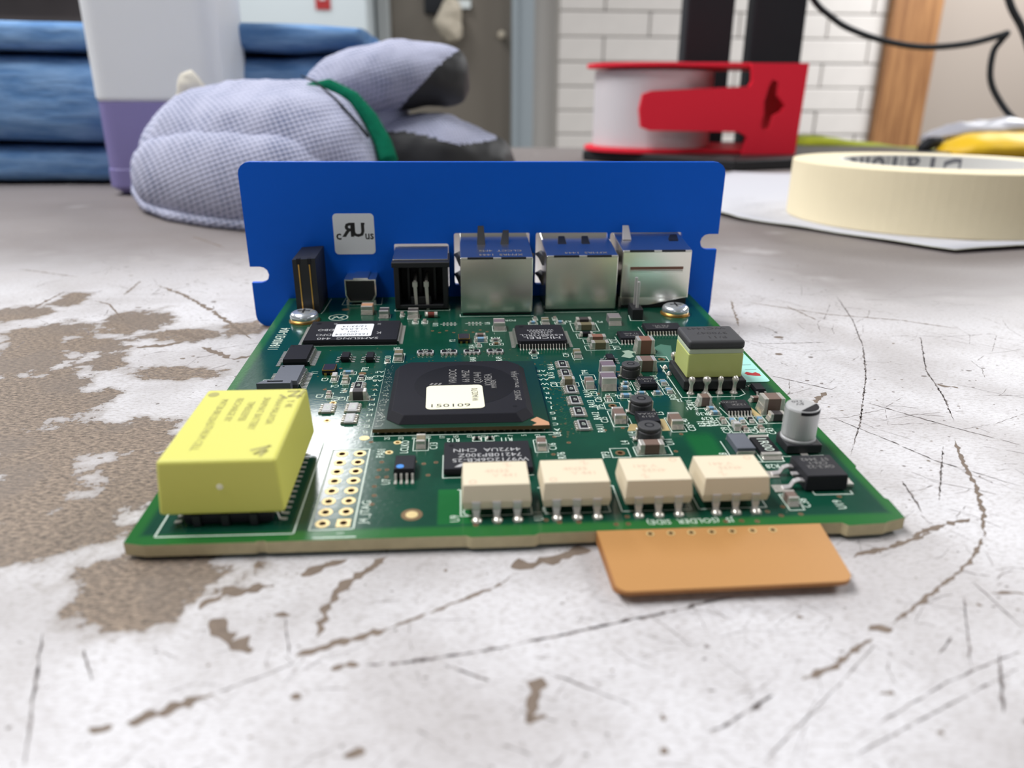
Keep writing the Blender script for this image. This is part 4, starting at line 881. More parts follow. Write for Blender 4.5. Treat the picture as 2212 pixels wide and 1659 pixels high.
# fallen sliver resting by the driver chip (dark clip with a white dot)
q = MB(); q.holes([(5.6, 42.4), (11.2, 42.4), (11.2, 43.9), (6.6, 43.9)], [[(7.2, 43.0), (9.8, 43.0), (9.8, 43.6), (7.2, 43.6)]], .1, 2.0); o = build('chip_clip', q, 'gray_chip', pcb)

# transformer
tr_ = MB(); tr_.box(77.6, 88.5, 40.0, 50.0, .3, 2.0); xf = build('transformer', tr_, 'black_plastic', pcb, bevel=.2, label='small transformer with black core and yellow tape')
q = MB(); q.hexa([(78.3, 41.3, 2.0), (88.0, 41.3, 2.0), (88.0, 49.2, 2.0), (78.3, 49.2, 2.0)], [(78.35, 41.4, 6.4), (87.95, 41.4, 6.4), (87.95, 49.1, 6.4), (78.35, 49.1, 6.4)])
build('tape_wrap', q, 'tape_yellow', xf, bevel=.25, seg=3)
q = MB(); q.box(78.4, 87.9, 41.45, 49.05, 6.3, 7.2); build('tape_edge', q, 'tape_pale', xf, bevel=.2)
q = MB(); q.box(78.2, 87.95, 41.25, 49.2, 7.15, 8.75); build('ferrite_core', q, 'ferrite', xf, bevel=.55, seg=4)
for s, y, h in (('WC1442', 47.7, 1.0), ('370047', 45.3, 1.0), ('F/11', 43.2, 1.1)): text((xf.name, 'print', 'ink'), s, 83.1 + (46 - y) * .15, y, 8.77, h, 180, 1.3)
for k, x in enumerate((78.7, 81.3, 83.7, 86.2)):
    q = MB(); r = (.5, .62, .42, .46)[k]
    q.lathe([(.75, .01), (.6, .15), (.36, .5), (.32, 1.6), (r, 2.0), (r * 1.2, 2.5), (r * .95, 2.95), (.1, 3.15)], 0, 0, 16); build('solder_pin', q, 'solder', xf, (x, 39.3, 0), smooth=True)
    build('solder_pin', q, 'solder', xf, (x, 51.0, 0), smooth=True)
for y in (43.6, 46.6):
    q = MB(); q.lathe([(.6, .01), (.5, .2), (.3, .6), (.05, .8)], 0, 0, 12); build('solder_pin', q, 'solder', xf, (77.1, y + 4, 0), smooth=True)
# mint sticker half under the transformer
q = MB(); q.prism(rrect(84.6, 94.4, 43.6, 60.2, .8), .02, .07); st_ = build('mint_sticker', q, 'sticker_mint', pcb, label='pale mint sticker with a red ink mark')
q = MB(); q.prism([(91.3, 46.8), (92.6, 46.3), (93.6, 46.2), (93.7, 47.2), (93.2, 48.0), (92.5, 47.6), (91.6, 48.2), (91.0, 47.6)], .07, .085); build('ink_mark', q, 'red_ink', st_)
q = MB(); q.line(91, 51.6, 93.6, 51.6, .1, .09); q.line(91.8, 49.4, 93.8, 49.4, .08, .09); q.line(90.2, 47.0, 90.2, 48.2, .2, .09); q.line(90.0, 54.5, 92.0, 54.5, .12, .09); build('ink_lines', q, 'ink', st_)

# electrolytic can
q = MB(); q.prism([(86.4, 17.1), (91.6, 17.1), (91.6, 22.4), (87.6, 22.4), (86.4, 21.2)], .15, 1.5); ec = build('electrolytic_capacitor', q, 'black_plastic', pcb, bevel=.15, label='round aluminium can capacitor with a black printed segment')
q = MB(); q.lathe([(2.2, 1.4), (2.5, 1.5), (2.5, 1.75), (2.38, 1.95), (2.42, 2.2), (2.42, 6.35), (2.3, 6.6), (2.05, 6.7)], 0, 0, 40); build('can', q, 'alu', ec, (89.0, 19.75, 0), smooth=False)
q = MB(); a0, a1 = math.radians(-118), math.radians(10)
pts = [(2.40 * math.cos(a0 + (a1 - a0) * k / 14), 2.40 * math.sin(a0 + (a1 - a0) * k / 14)) for k in range(15)]
q.prism([(x * .9, y * .9) for x, y in pts], 6.69, 6.715)
for (x, y), (x2, y2) in zip(pts, pts[1:]): q.quad([(x * 1.015, y * 1.015, 6.0), (x2 * 1.015, y2 * 1.015, 6.0), (x2 * 1.015, y2 * 1.015, 6.38), (x * 1.015, y * 1.015, 6.38)]); q.quad([(x * 1.015, y * 1.015, 6.38), (x2 * 1.015, y2 * 1.015, 6.38), (x2 * .9, y2 * .9, 6.715), (x * .9, y * .9, 6.715)])
build('printed_segment', q, 'res_black', ec, (89.0, 19.75, 0))
for s, y in (('220', 20.9), ('6V', 20.0)): text((ec.name, 'print', 'ink'), s, 88.6, y, 6.72, .7, 180, 1.2)
q = MB(); q.box(88.5, 89.5, 15.9, 17.2, .02, .2); q.box(88.5, 89.5, 22.3, 23.3, .02, .2); build('terminal', q, 'tin', ec)

# power device (DPAK lying sideways)
q = MB(); q.hexa([(84.8, 6.9, .2), (90.5, 6.9, .2), (90.5, 12.7, .2), (84.8, 12.7, .2)], [(84.9, 7.0, 2.4), (90.4, 7.0, 2.4), (90.4, 12.6, 2.4), (84.9, 12.6, 2.4)]); dp = build('power_transistor', q, 'ic_black', pcb, bevel=.08, seg=1, label='black power transistor with bent silver legs')
for y in (7.9, 11.6):
    q = MB(); pr = [(84.9, 1.2), (84.2, 1.35), (83.5, 1.1), (83.1, .3), (82.1, .14)]
    for (a, z), (a2, z2) in zip(pr, pr[1:]): q.hexa([(a2, y - .42, z2 - .12), (a, y - .42, z - .12), (a, y + .42, z - .12), (a2, y + .42, z2 - .12)], [(a2, y - .42, z2 + .16), (a, y - .42, z + .16), (a, y + .42, z + .16), (a2, y + .42, z2 + .16)])
    build('lead', q, 'pin_metal', dp, bevel=.05, seg=1)
    q = MB(); q.box(80.9, 83.0, y - .9, y + .9, .005, .14); build('solder_pad', q, 'solder', dp, bevel=.06)
q = MB(); q.box(84.0, 84.9, 9.4, 10.2, 1.0, 1.3); build('lead_stub', q, 'pin_metal', dp, bevel=.05)
q = MB(); q.box(90.4, 91.9, 7.8, 11.8, .05, .5); build('tab', q, 'tin', dp, bevel=.06)
ID = PR(dp, 'ic_print_dim')
for s, y in (('ST 3442', 11.4), ('CN-1', 10.4), ('GK3-22', 9.4)): text(ID, s, 87.7, y, 2.415, .75, 180, 1.1)

# screws
for x, y in ((6.5, 81.4), (87.6, 82.8)):
    q = MB(); q.lathe([(2.95, .2), (2.95, 1.2), (2.75, 1.6), (2.2, 1.95), (1.2, 2.1), (.6, 2.12)], 0, 0, 36); o = build('screw', q, 'nickel_screw', pcb, (x, y, .05), smooth=False)
    for p_ in o.data.polygons: p_.use_smooth = True
    q = MB(); q.box(-1.3, 1.3, -.22, .22, 2.0, 2.14); q.box(-.22, .22, -1.3, 1.3, 2.0, 2.14); build('cross_slot', q, 'ic_black', o)
    q = MB(); q.ring(0, 0, 2.4, 3.25, -.03, .1, 36); build('plated_ring', q, 'gold', o)

# pin header
q = MB(); q.box(77.0, 79.4, 78.6, 83.5, .05, 2.4); hd = build('pin_header', q, 'black_plastic', pcb, bevel=.15)
for y, h in ((79.8, 8.3), (82.2, 8.6)):
    q = MB(); q.box(77.9, 78.5, y - .3, y + .3, 2.3, h); build('pin', q, 'pin_metal', hd, bevel=.15)

# blue faceplate with cut-outs
out = []
x0, x1, z0, z1 = -8.1, 100.7, -6.8, 30.8
out = [(x0 + 2.6, z0)] + [(x1 - 2.6 + 2.6 * math.sin(a), z0 + 2.6 - 2.6 * math.cos(a)) for a in (0, .4, .8, 1.2, 1.57)]
out += [(x1, 10.75), (98.4, 10.75)] + [(98.4 - 1.85 * math.sin(a), 12.6 - 1.85 * math.cos(a)) for a in (.5, 1.0, 1.57, 2.1, 2.6)] + [(98.4, 14.45), (x1, 14.45)]
out += [(x1 - 2.6 + 2.6 * math.cos(a), z1 - 2.6 + 2.6 * math.sin(a)) for a in (0, .4, .8, 1.2, 1.57)] + [(x0 + 2.6 - 2.6 * math.sin(a), z1 - 2.6 + 2.6 * math.cos(a)) for a in (0, .4, .8, 1.2, 1.57)]
out += [(x0, 7.55), (-5.9, 7.55)] + [(-5.9 + 1.9 * math.sin(a), 5.65 + 1.9 * math.cos(a)) for a in (.5, 1.0, 1.57, 2.1, 2.6)] + [(-5.9, 3.75), (x0, 3.75)] + [(x0 + 2.6 - 2.6 * math.cos(a), z0 + 2.6 - 2.6 * math.sin(a)) for a in (0, .4, .8, 1.2)]
hl = [(38.7, 56.2, 2.8, 15.0), (57.6, 74.4, 2.8, 14.95), (75.0, 92.0, 3.0, 14.9), (24.9, 37.4, 2.0, 12.6), (14.3, 20.6, 1.6, 5.9)]
mb = MB(); mb.holes(out, [list(reversed(rrect(a, b_, c, d, .4, 2))) for a, b_, c, d in hl], 98.0, 99.2, 0, 0, plane='xz')
plate = build('faceplate', mb, ['blue_plate', 'plate_edge'], pcb, label='upright bright blue metal faceplate')
bmm = bmesh.new(); bmm.from_mesh(plate.data); bmesh.ops.recalc_face_normals(bmm, faces=bmm.faces); bmm.to_mesh(plate.data); bmm.free()
for x in (6.5, 87.6):
    q = MB(); q.box(x - 4, x + 4, 76, 98, -2.9, -1.65); q.box(x - 4, x + 4, 97, 98, -6, -1.65); build('bracket_foot', q, 'shield', plate)
# UL style recognition sticker
sti = build('approval_sticker', (lambda q: (q.holes(rrect(11.5, 20.7, 10.3, 19.6, .9), [], 97.93, 98.0, plane='xz'), q)[1])(MB()), 'sticker_white', plate, label='white square sticker with black approval mark')
def xz(cx, cz, y=97.915): return Matrix.Translation((cx, y, cz)) @ Matrix.Rotation(math.pi / 2, 4, 'X')
text(('faceplate', 'sticker_print', 'ink'), 'U', 0, 0, 0, 3.0, 0, 1.0, xz(17.05, 15.75), .035)
text(('faceplate', 'sticker_print', 'ink'), 'R', 0, 0, 0, 3.0, 0, -1.0, xz(14.95, 15.75), .035)
text(('faceplate', 'sticker_print', 'ink'), 'c', 0, 0, 0, 2.0, 0, 1.0, xz(12.6, 14.6), .02); text(('faceplate', 'sticker_print', 'ink'), 'us', 0, 0, 0, 1.9, 0, .85, xz(19.5, 14.6), .02)
q = MB(); q.cyl(0, 0, 0, .02, .22, n=10); o = build('registered_dot', q, 'ink', sti, label=None); o.location = (18.4 * S, 97.92 * S, 17.3 * S); o.rotation_euler = (math.pi / 2, 0, 0)

# connectors along the faceplate
def jack(name, x0, x1, y0, ztop, slots=True, zb=.5):
    q = MB(); q.hexa([(x0, y0, zb), (x1, y0, zb), (x1, 104, zb), (x0, 104, zb)], [(x0, y0, ztop), (x1, y0, ztop), (x1, 104, ztop + 2.0), (x0, 104, ztop + 2.0)]); j = build(name, q, 'shield', pcb, bevel=.22, seg=2)
    w = x1 - x0
    q = MB(); q.box(x0 + .15, x1 - .15, y0 - .04, y0 + .4, ztop - .42, ztop + .05); build('folded_edge', q, 'tin', j, bevel=.08)  # bright bar added as the highlight along the folded front edge
    if slots:
        for a, c in ((.10, .45), (.56, .90)):
            q = MB(); q.box(x0 + w * a, x0 + w * c, y0 - .08, y0 + .44, ztop - .3, ztop + .07); build('fold_slot', q, 'black_plastic', j)
    for s in (0, 1):
        xs = x0 if s == 0 else x1
        for z in (4.2, 8.8):
            q = MB(); d = -1 if s == 0 else 1
            q.hexa([(xs, 92, z), (xs, 97.5, z), (xs + d * .2, 97.5, z), (xs + d * .2, 92, z)], [(xs, 93, z + 2.1), (xs, 97.2, z + 2.3), (xs + d * 1.5, 96.8, z + 1.6), (xs + d * .9, 93.5, z + 1.4)]); build('side_spring', q, 'black_plastic', j)
    for xx in (x0 + .5, x1 - .5):
        q = MB(); q.box(xx - .5, xx + .1, 88.4, 88.7, -2.5, zb + .2); build('post', q, 'tin', j)
    q = MB(); q.box(x0 + .5, x1 - .3, y0 + .35, 100, .06, zb + .1); build('underside', q, 'black_plastic', j)
    return j
def finger(j, x, w, y, z, h, lean=0.0, m='black_plastic', back=3.6):
    z += (y - 84.5) * .1; q = MB(); q.hexa([(x - w / 2, y, z - .05), (x + w / 2, y, z - .05), (x + w / 2, y + 1.2, z - .05), (x - w / 2, y + 1.2, z - .05)],
                     [(x - w * .36 + lean, y + back, z + h), (x + w * .36 + lean, y + back, z + h), (x + w * .36 + lean, y + back + .25, z + h), (x - w * .36 + lean, y + back + .25, z + h)]); build('top_spring', q, m, j, bevel=.08, seg=1)
j1 = jack('ethernet_jack', 40.0, 55.7, 83.4, 12.8); finger(j1, 44.8, 1.9, 92, 12.8, 3.6); finger(j1, 50.0, 1.9, 92, 12.8, 2.6, .5)
j2 = jack('ethernet_jack', 58.8, 74.7, 85.6, 12.55, zb=.35); finger(j2, 63.2, 2.0, 93.2, 12.55, 1.0, .2); finger(j2, 68.6, 2.0, 93.2, 12.55, 1.0, .2)
j3 = jack('ethernet_jack', 75.9, 91.5, 87.2, 13.2, zb=2.2); finger(j3, 78.2, 2.0, 94.0, 13.2, 2.6, .1, 'pin_metal', 3.2); finger(j3, 88.9, 2.2, 93.5, 13.2, .5, .8)
j3['label'] = 'metal jack with a long slit across its back'
q = MB(); q.box(77.8, 89.8, 87.12, 87.3, 8.9, 9.55); build('slit', q, 'body_rust', j3); q = MB(); q.box(77.8, 89.8, 86.95, 87.25, 8.35, 8.75); build('slit_lip', q, 'shield', j3, bevel=.1)
q = MB(); q.hexa([(76.3, 87.0, .8), (82.5, 87.0, .8), (82.5, 87.5, .8), (76.3, 87.5, .8)], [(76.0, 87.15, 2.5), (91.3, 87.15, 2.5), (91.3, 87.5, 2.5), (76.0, 87.5, 2.5)]); build('lower_lip', q, 'shield', j3)
for x0_, x1_, yy, zz, s1, s2 in ((40, 55.7, 83.4, 12.81, 'XFMRS  1444', 'CLCCT  4MS'), (58.8, 74.7, 85.6, 12.56, 'XFMRS  1444', 'CLCCT  4MS')):
    cx = (x0_ + x1_) / 2; jm = lambda dy: Matrix.Translation((cx + 1, yy + dy, zz + .03 + dy * .0971)) @ Matrix.Rotation(.0968, 4, 'X') @ Matrix.Rotation(math.pi, 4, 'Z'); jn = (j1 if yy < 84 else j2).name; text((jn, 'print', 'ic_print_dim'), s1, 0, 0, 0, 1.0, 0, 1.2, jm(2.0)); text((jn, 'print', 'ic_print_dim'), s2, 0, 0, 0, 1.0, 0, 1.2, jm(4.6))

# two-way power socket, open at the back
q = MB(); q.box(25.4, 37.2, 96.0, 103, .3, 10.9); pj = build('power_socket', q, 'black_plastic', pcb, label='black two-way power socket with open back')
for a in ((25.4, 26.5, 87.6, 96, .3, 10.4), (36.1, 37.2, 87.6, 96, .3, 10.4), (26.4, 36.2, 87.6, 96, .3, 1.2), (25.0, 37.6, 87.5, 96, 9.7, 10.9), (28.9, 33.4, 88.2, 91, 1.2, 2.9), (28.0, 28.7, 91.0, 96, 1.2, 9.6), (33.9, 34.6, 91, 96, 1.2, 9.6), (30.6, 31.4, 92.0, 96, 1.2, 9.6)):
    q = MB(); q.box(*a); build('housing_wall', q, 'black_plastic', pj, bevel=.12, seg=1)
q = MB(); q.hexa([(25.2, 89.5, 10.9), (37.3, 89.5, 10.9), (37.3, 97.9, 10.9), (25.2, 97.9, 10.9)], [(25.2, 89.5, 11.1), (37.3, 89.5, 11.1), (37.3, 97.9, 12.0), (25.2, 97.9, 12.0)]); build('top_ledge', q, 'shield', pj, bevel=.15)
for x in (29.9, 32.4):
    q = MB(); q.tube([(x, 95.5, 6.3), (x, 88.6, 6.2)], .38, 8); q.box(x - .55, x + .55, 88.1, 88.7, 5.2, 6.3); q.hexa([(x - .05, 87.9, .05), (x + .5, 87.9, .05), (x + .5, 88.3, .05), (x - .05, 88.3, .05)], [(x - .4, 88.1, 5.9), (x + .4, 88.1, 5.9), (x + .4, 88.6, 5.9), (x - .4, 88.6, 5.9)]); build('pin', q, 'tin', pj)

# tall black block beside the left screw
q = MB(); q.holes([(4.1, .05), (9.0, .05), (9.0, 12.3), (4.1, 12.0)], [], 86.2, 98.0, plane='xz'); bl = build('switch_block', q, 'black_plastic', pcb, label='tall narrow black switch block against the faceplate')
for x in (5.4, 7.7):
    q = MB(); q.box(x - .13, x + .13, 86.05, 86.25, .1, 11.0); build('contact_strip', q, 'gold', bl); q = MB(); q.box(x - .4, x + .4, 86.1, 87.2, 11.0, 12.25); build('notch', q, 'ic_black', bl)
# mini usb socket
q = MB(); q.holes([(14.6, .6), (20.0, .6), (20.9, 2.2), (20.9, 5.9), (13.9, 5.9), (13.9, 2.2)], [list(reversed([(14.9, .85), (19.7, .85), (20.6, 2.3), (20.6, 5.6), (14.2, 5.6), (14.2, 2.3)]))], 92.2, 100, plane='xz'); us = build('usb_socket', q, 'shield', pcb)
q = MB(); q.holes([(15.0, .9), (19.6, .9), (20.5, 2.3), (20.5, 5.5), (14.3, 5.5), (14.3, 2.3)], [], 92.6, 99, plane='xz'); build('insert', q, 'black_plastic', us)
q = MB(); q.box(15.9, 19.2, 92.1, 98, 5.9, 6.25); build('top_tab', q, 'shield', us)
for x in (14.3, 20.4): 
    q = MB(); q.box(x - .25, x + .25, 92.2, 92.8, -.6, 1.0); build('post', q, 'tin', us)
# unfilled footprints behind the crystal
q = MB()
for x0_ in (36.3, 41.7):
    for k in range(4): q.box(x0_ + k * .78 - .2, x0_ + k * .78 + .2, 76.5, 77.1, .0, .05); q.box(x0_ + k * .78 - .2, x0_ + k * .78 + .2, 78.0, 78.6, .0, .05)
build('solder_pads', q, 'tin', board, kind='stuff')

# ================================================================== things on the bench behind the board
# masking tape
tp = add('masking_tape', None, None, (252, 259, .6), label='roll of cream masking tape lying on the paper', cat='tape roll')
q = MB(); q.ring(0, 0, 40.5, 60.5, 0, 24.5, 96); build('tape', q, 'masking_tape', tp, bevel=.5)
q = MB(); q.ring(0, 0, 38.5, 40.6, -.1, 24.6, 96); build('core', q, 'tape_core', tp)
def curved(s, ang, R, z, h, rot=180, xs=1.0):
    n = len(s); w = h * .82 * xs
    for i, ch in enumerate(s):
        if ch == ' ': continue
        a = ang - (i - (n - 1) / 2) * w / R * (1 if rot == 0 else -1)
        m = Matrix.Rotation(a, 4, 'Z') @ Matrix.Translation((0, R, z)) @ Matrix.Rotation(math.pi / 2, 4, 'X') @ Matrix.Rotation(math.radians(rot), 4, 'Z')
        text(('masking_tape', 'core_print', 'core_print'), ch, 0, 0, 0, h, 0, xs, m, .02)
curved('Diamond', -.06, 38.3, 19.0, 10.5, 180, 1.0); curved('MASKING TAPE', .85, 38.3, 17, 4.0); curved('MASKING TAPE', -.85, 38.3, 17, 4.0)
# paper below the tape
def paper():
    P_ = [(152, 310), (163, 256), (182, 229), (214, 178), (250, 186), (300, 210), (360, 330), (350, 450), (235, 470), (168, 390)]
    bm = bmesh.new(); N = 40
    cx = sum(p[0] for p in P_) / len(P_); cy = sum(p[1] for p in P_) / len(P_)
    dense = []
    for a, c in zip(P_, P_[1:] + P_[:1]):
        for k in range(8): dense.append((a[0] + (c[0] - a[0]) * k / 8, a[1] + (c[1] - a[1]) * k / 8))
    mb = MB(); rr = 7; n = len(dense)
    def zz(x, y, t): 
        tape = math.hypot(x - 252, y - 259)
        lift = max(0, min(1, (tape - 62) / 14)) if tape > 62 else 0
        return .25 + lift * max(0, t - .7) * (3.6 + 3.5 * noise.noise(Vector((x * .035, y * .035, 0))))
    for r in range(1, rr + 1):
        t = r / rr
        for x, y in dense: 
            X, Y = cx + (x - cx) * t, cy + (y - cy) * t; mb.v.append((X, Y, max(.15, zz(X, Y, t))))
    for r in range(rr - 1):
        for k in range(n): mb.f.append((r * n + k, (r + 1) * n + k, (r + 1) * n + (k + 1) % n, r * n + (k + 1) % n)); mb.m.append(0)
    mb.v.append((cx, cy, .25)); c0 = len(mb.v) - 1
    for k in range(n): mb.f.append((c0, k, (k + 1) % n)); mb.m.append(0)
    o = build('paper_sheet', mb, ['paper', 'paper_edge'], None, smooth=True, label='white paper sheet with pencil notes under the masking tape', cat='paper')
    sol = o.modifiers.new('thick', 'SOLIDIFY'); sol.thickness = .3 * S; sol.offset = 1; sol.material_offset = 0; sol.material_offset_rim = 1
    mk = MB(); rn = random.Random(5)
    for row in range(9):
        x = 170 + rn.uniform(0, 6); y = 330 - row * 11
        if row > 5: x += (row - 5) * 4
        for k in range(rn.randint(4, 9)):
            w = rn.uniform(.8, 2.6)
            if math.hypot(x - 252, y - 259) > 63: mk.line(x, y + rn.uniform(-1, 1), x + w, y + rn.uniform(-1, 1), .5, .62)
            x += w + rn.uniform(.6, 2)
    build('pencil_notes', mk, 'pen_grey', o, kind='stuff')
paper()

# bottle with purple liquid
bt = add('plastic_bottle', None, None, (-114, 384, 0), label='frosted plastic bottle holding purple liquid', cat='bottle')
def shell(x, y, z0_, z1_, r, tw=0, name='', m='', **k):
    q = MB(); q.hexa([(a, c, z0_) for a, c in rrect(-x + tw, x - tw, -y + tw, y - tw, r, 6)], [(a, c, z1_) for a, c in rrect(-x, x, -y, y, r, 6)]); return build(name, q, m, bt, **k)
shell(32.5, 31, 0.2, 4, 9, 4, 'foot', 'hdpe_purple', bevel=1.2, seg=3); shell(33, 31.5, 4, 14, 9, 0, 'liquid', 'hdpe_purple', bevel=.8, seg=3); shell(32.6, 31.2, 13, 47.5, 9, 0, 'liquid', 'hdpe_purple', bevel=.6)
shell(33.2, 31.6, 47.4, 150, 9, 0, 'body', 'hdpe', bevel=2, seg=3)
q = MB(); q.lathe([(30, 150), (22, 165), (13, 172), (13, 180), (16, 180), (16, 198), (14, 200)], 0, 0, 32); build('neck_and_cap', q, 'hdpe', bt, smooth=True)

# folded blue towels
def towel(z0_, z1_, x0_, x1_, y0_, y1_, seed, label, amp=3.0):
    xs = [x0_ + (x1_ - x0_) * k / 10 for k in range(11)]; zc = (z0_ + z1_) / 2; h = (z1_ - z0_) / 2; yc = (y0_ + y1_) / 2; d = (y1_ - y0_) / 2
    rg = []
    for k, x in enumerate(xs):
        e = .55 if k in (0, 10) else 1
        dz = 2.5 * noise.noise(Vector((x * .018, 1.7, 0))) * (0 if z0_ < 5 else 1); rg.append(((x, yc + 5 * noise.noise(Vector((x * .02, seed, 5))), zc + dz), (0, d * (.9 + .1 * e), 0), (0, 0, h * e)))
    blob('folded_towel', rg, ['blue_cloth'], None, 56, 6, amp, .03, seed, 5.0, label=label, cat='towel', group='folded blue towels behind the bottle')
towel(.4, 22, -345, -5, 408, 540, 1, 'lowest blue folded towel of the stack on the bench', 1.2)
towel(23.5, 73, -350, 4, 403, 540, 2, 'thick middle blue folded towel of the stack', 1.6)
towel(74.2, 90.5, -352, -14, 402, 535, 3, 'top blue folded towel of the stack', 1.4)
towel(66, 82, -60, 12, 470, 560, 4, 'short blue towel end poking out behind the top towel', 2)

# knit gloves
gl = add('work_glove', None, None, (0, 0, 0), label='lavender knit work glove lying bunched up, its cuff towards the camera', cat='glove', group='knit work gloves behind the faceplate')
YZ = lambda d, h: ((0, d, 0), (0, 0, h))
blob('cuff', [((-118, 330, 17), *YZ(3, 4)), ((-113, 325, 17), *YZ(14, 12)), ((-101, 314, 21), *YZ(25, 19)), ((-82, 298, 26.5), *YZ(33, 25.5)), ((-52, 280, 28), *YZ(38, 28)), ((-22, 268, 28), *YZ(37, 28)), ((-4, 265, 25), *YZ(33, 25)), ((5, 265, 19), *YZ(28, 18.5)), ((10, 266, 15), *YZ(16, 9))], ['lavender_knit'], gl, 64, 8, 2.6, .04, 2)
blob('cuff_fold', [((-116, 316, 13), *YZ(4, 4)), ((-106, 295, 16), *YZ(9, 11)), ((-86, 271, 18), *YZ(11, 16)), ((-56, 248, 19), *YZ(12, 18)), ((-26, 237, 19), *YZ(11, 17)), ((-4, 238, 17), *YZ(8, 12)), ((6, 242, 15), *YZ(3, 4))], ['lavender_knit'], gl, 64, 8, 1.0, .04, 9)
q = MB(); q.tube([(-119, 326, 15), (-114, 308, 7), (-102, 286, 3.5), (-84, 263, 2.6), (-62, 245, 2.5), (-38, 232, 2.5), (-10, 228, 3)], 2.4, 12); build('rolled_edge', q, 'lavender_knit', gl, smooth=True)
def hem(path, r, m, name):
    q = MB(); P_ = [Vector(p) for p in path]; fine = []
    for k in range(len(P_) - 1):
        for t in range(6): fine.append(P_[k].lerp(P_[k + 1], t / 6))
    fine.append(P_[-1]); q.tube(fine, r * .45, 10, r2=r); build(name, q, m, gl, smooth=True)
hem([(-27, 268, 52.5), (-20, 266, 54), (-12, 262, 55), (-2, 258, 50), (5, 254, 42), (10, 250, 33), (12, 247, 26)], 3.9, 'green_hem', 'green_hem')
hem([(-23, 262, 58.5), (-17, 256, 56.5), (-8, 248, 50), (0, 242, 42), (5, 240, 36)], .7, 'black_thread', 'dark_stitching')
g2 = add('work_glove', None, None, (0, 0, 0), label='lavender knit work glove with dark coated fingers, behind the bunched cuff', cat='glove', group='knit work gloves behind the faceplate')
D = 26
blob('finger', [((-32, 334, 46), (0, 18, 0), (-4, 0, 8)), ((-22, 333, 52), (0, 24, 0), (-5, 0, 13)), ((-6, 332, 57.5), (0, 26, 0), (-5, 0, 15)), ((12, 331, 60), (0, 26, 0), (-2, 0, 16)), ((28, 330, 61), (0, 24, 0), (1, 0, 14.5)), ((38, 330, 59.5), (0, 20, 0), (2, 0, 13)), ((44, 330, 58), (0, 14, 0), (1, 0, 10)), ((46.5, 330, 57), (0, 4, 0), (0, 0, 3))],
     ['lavender_knit', 'black_coating'], g2, 96, 14, 1.6, .05, 4, 2.2, pick=lambda p: p.x > 9 and p.z < 42 + (p.x - 9) * .98 - .008 * max(0, p.x - 25) ** 2, names=['finger', 'finger_coating'])
blob('finger', [((-12, 336, 20), *YZ(16, 12)), ((-2, 334, 22), *YZ(22, 15)), ((12, 330, 22.5), *YZ(24, 19)), ((32, 326, 22), *YZ(27, 21)), ((50, 328, 18.5), *YZ(25, 17.5)), ((61, 329, 16), *YZ(20, 15)), ((67, 330, 15), *YZ(13, 11)), ((70, 330, 14), *YZ(4, 4))],
     ['lavender_knit', 'black_coating'], g2, 96, 14, 1.6, .05, 6, 2.3, pick=lambda p: p.z < 33 - max(0, p.x - 30) * .12 + 2.0 * math.sin(p.x * .12) or p.x > 60, names=['finger', 'finger_coating'])
blob('palm', [((-40, 345, 24), *YZ(16, 20)), ((-28, 345, 28), *YZ(22, 27)), ((-12, 345, 32), *YZ(24, 30)), ((2, 343, 34), *YZ(24, 24)), ((12, 340, 36), *YZ(18, 14)), ((16, 338, 37), *YZ(4, 4))], ['lavender_knit'], g2, 48, 8, 2.0, .05, 8)
# bit of white tissue between bottle and glove
blob('tissue_scrap', [((-86, 318, 20), (7, 0, 0), (0, 3, 0)), ((-87, 318, 40), (8, 0, 1), (0, 3, 0)), ((-86, 317, 50), (7, 0, 2), (0, 3, 0)), ((-83, 316, 56), (6, 0, -3), (0, 2, 0)), ((-86, 316, 61), (3, 0, 1), (0, 1, 0))], ['tissue_white'], None, 20, 5, 2.5, .12, 3, label='crumpled white tissue scrap sticking up beside the bottle', cat='tissue')

# black monitor stand
ms = add('monitor_stand', None, None, (0, 0, 0), label='black stand with two uprights on a flat black base', cat='stand')
q = MB(); q.hexa([(146, 594, .3), (242, 488, .3), (470, 575, .3), (420, 720, .3), (230, 740, .3)], [(146, 595, 8.4), (242, 489, 8.4), (470, 576, 8.4), (420, 719, 8.4), (230, 739, 8.4)]); build('base', q, 'stand_base', ms, bevel=1.5, seg=3)
for a, c in ((249, 293), (311, 360)):
    q = MB(); q.box(a, c, 672, 694, 8.2, 420); build('upright', q, 'stand_black', ms, bevel=2)
q = MB(); q.box(249, 360, 680, 692, 330, 420); build('cross_plate', q, 'stand_black', ms, bevel=2)

# red dispenser with a white roll, standing on the base
rd = add('tape_dispenser', None, None, (0, 0, 0), label='red plastic dispenser with hang hole holding a white roll', cat='dispenser')
def plate_outline():
    p = [(205 + 56 * math.cos(a), 600 + 54 * math.sin(a)) for a in [math.radians(70 + 10 * k) for k in range(23)]]
    return p + [(300, 545), (309, 545), (309, 640), (240, 655)]
for z, nm in ((8.6, 'bottom_flange'), (73, 'top_flange')):
    q = MB(); q.prism(plate_outline(), z, z + 3.2); build(nm, q, 'dispenser_red', rd, bevel=.6)
q = MB(); prof = [(266, 8.7), (309, 8.7), (311, 76), (266, 76), (268, 63), (266, 59), (230, 57.5), (190, 55.5), (183, 53), (181, 42), (183, 29), (190, 26.5), (262, 25.5), (268, 22)]
butter = [(284.5, 63), (287.5, 61), (288, 52), (292.5, 45), (291, 41), (287, 38), (286, 30), (283, 28), (281, 31), (282, 40), (281.5, 48), (283, 58)]
butter = [(286 + (x - 286) * 1.55, 45 + (z - 45) * 1.08) for x, z in butter]
q.holes(prof, [list(reversed(butter))], 541, 545.5, plane='xz'); o = build('front_panel', q, 'dispenser_red', rd)
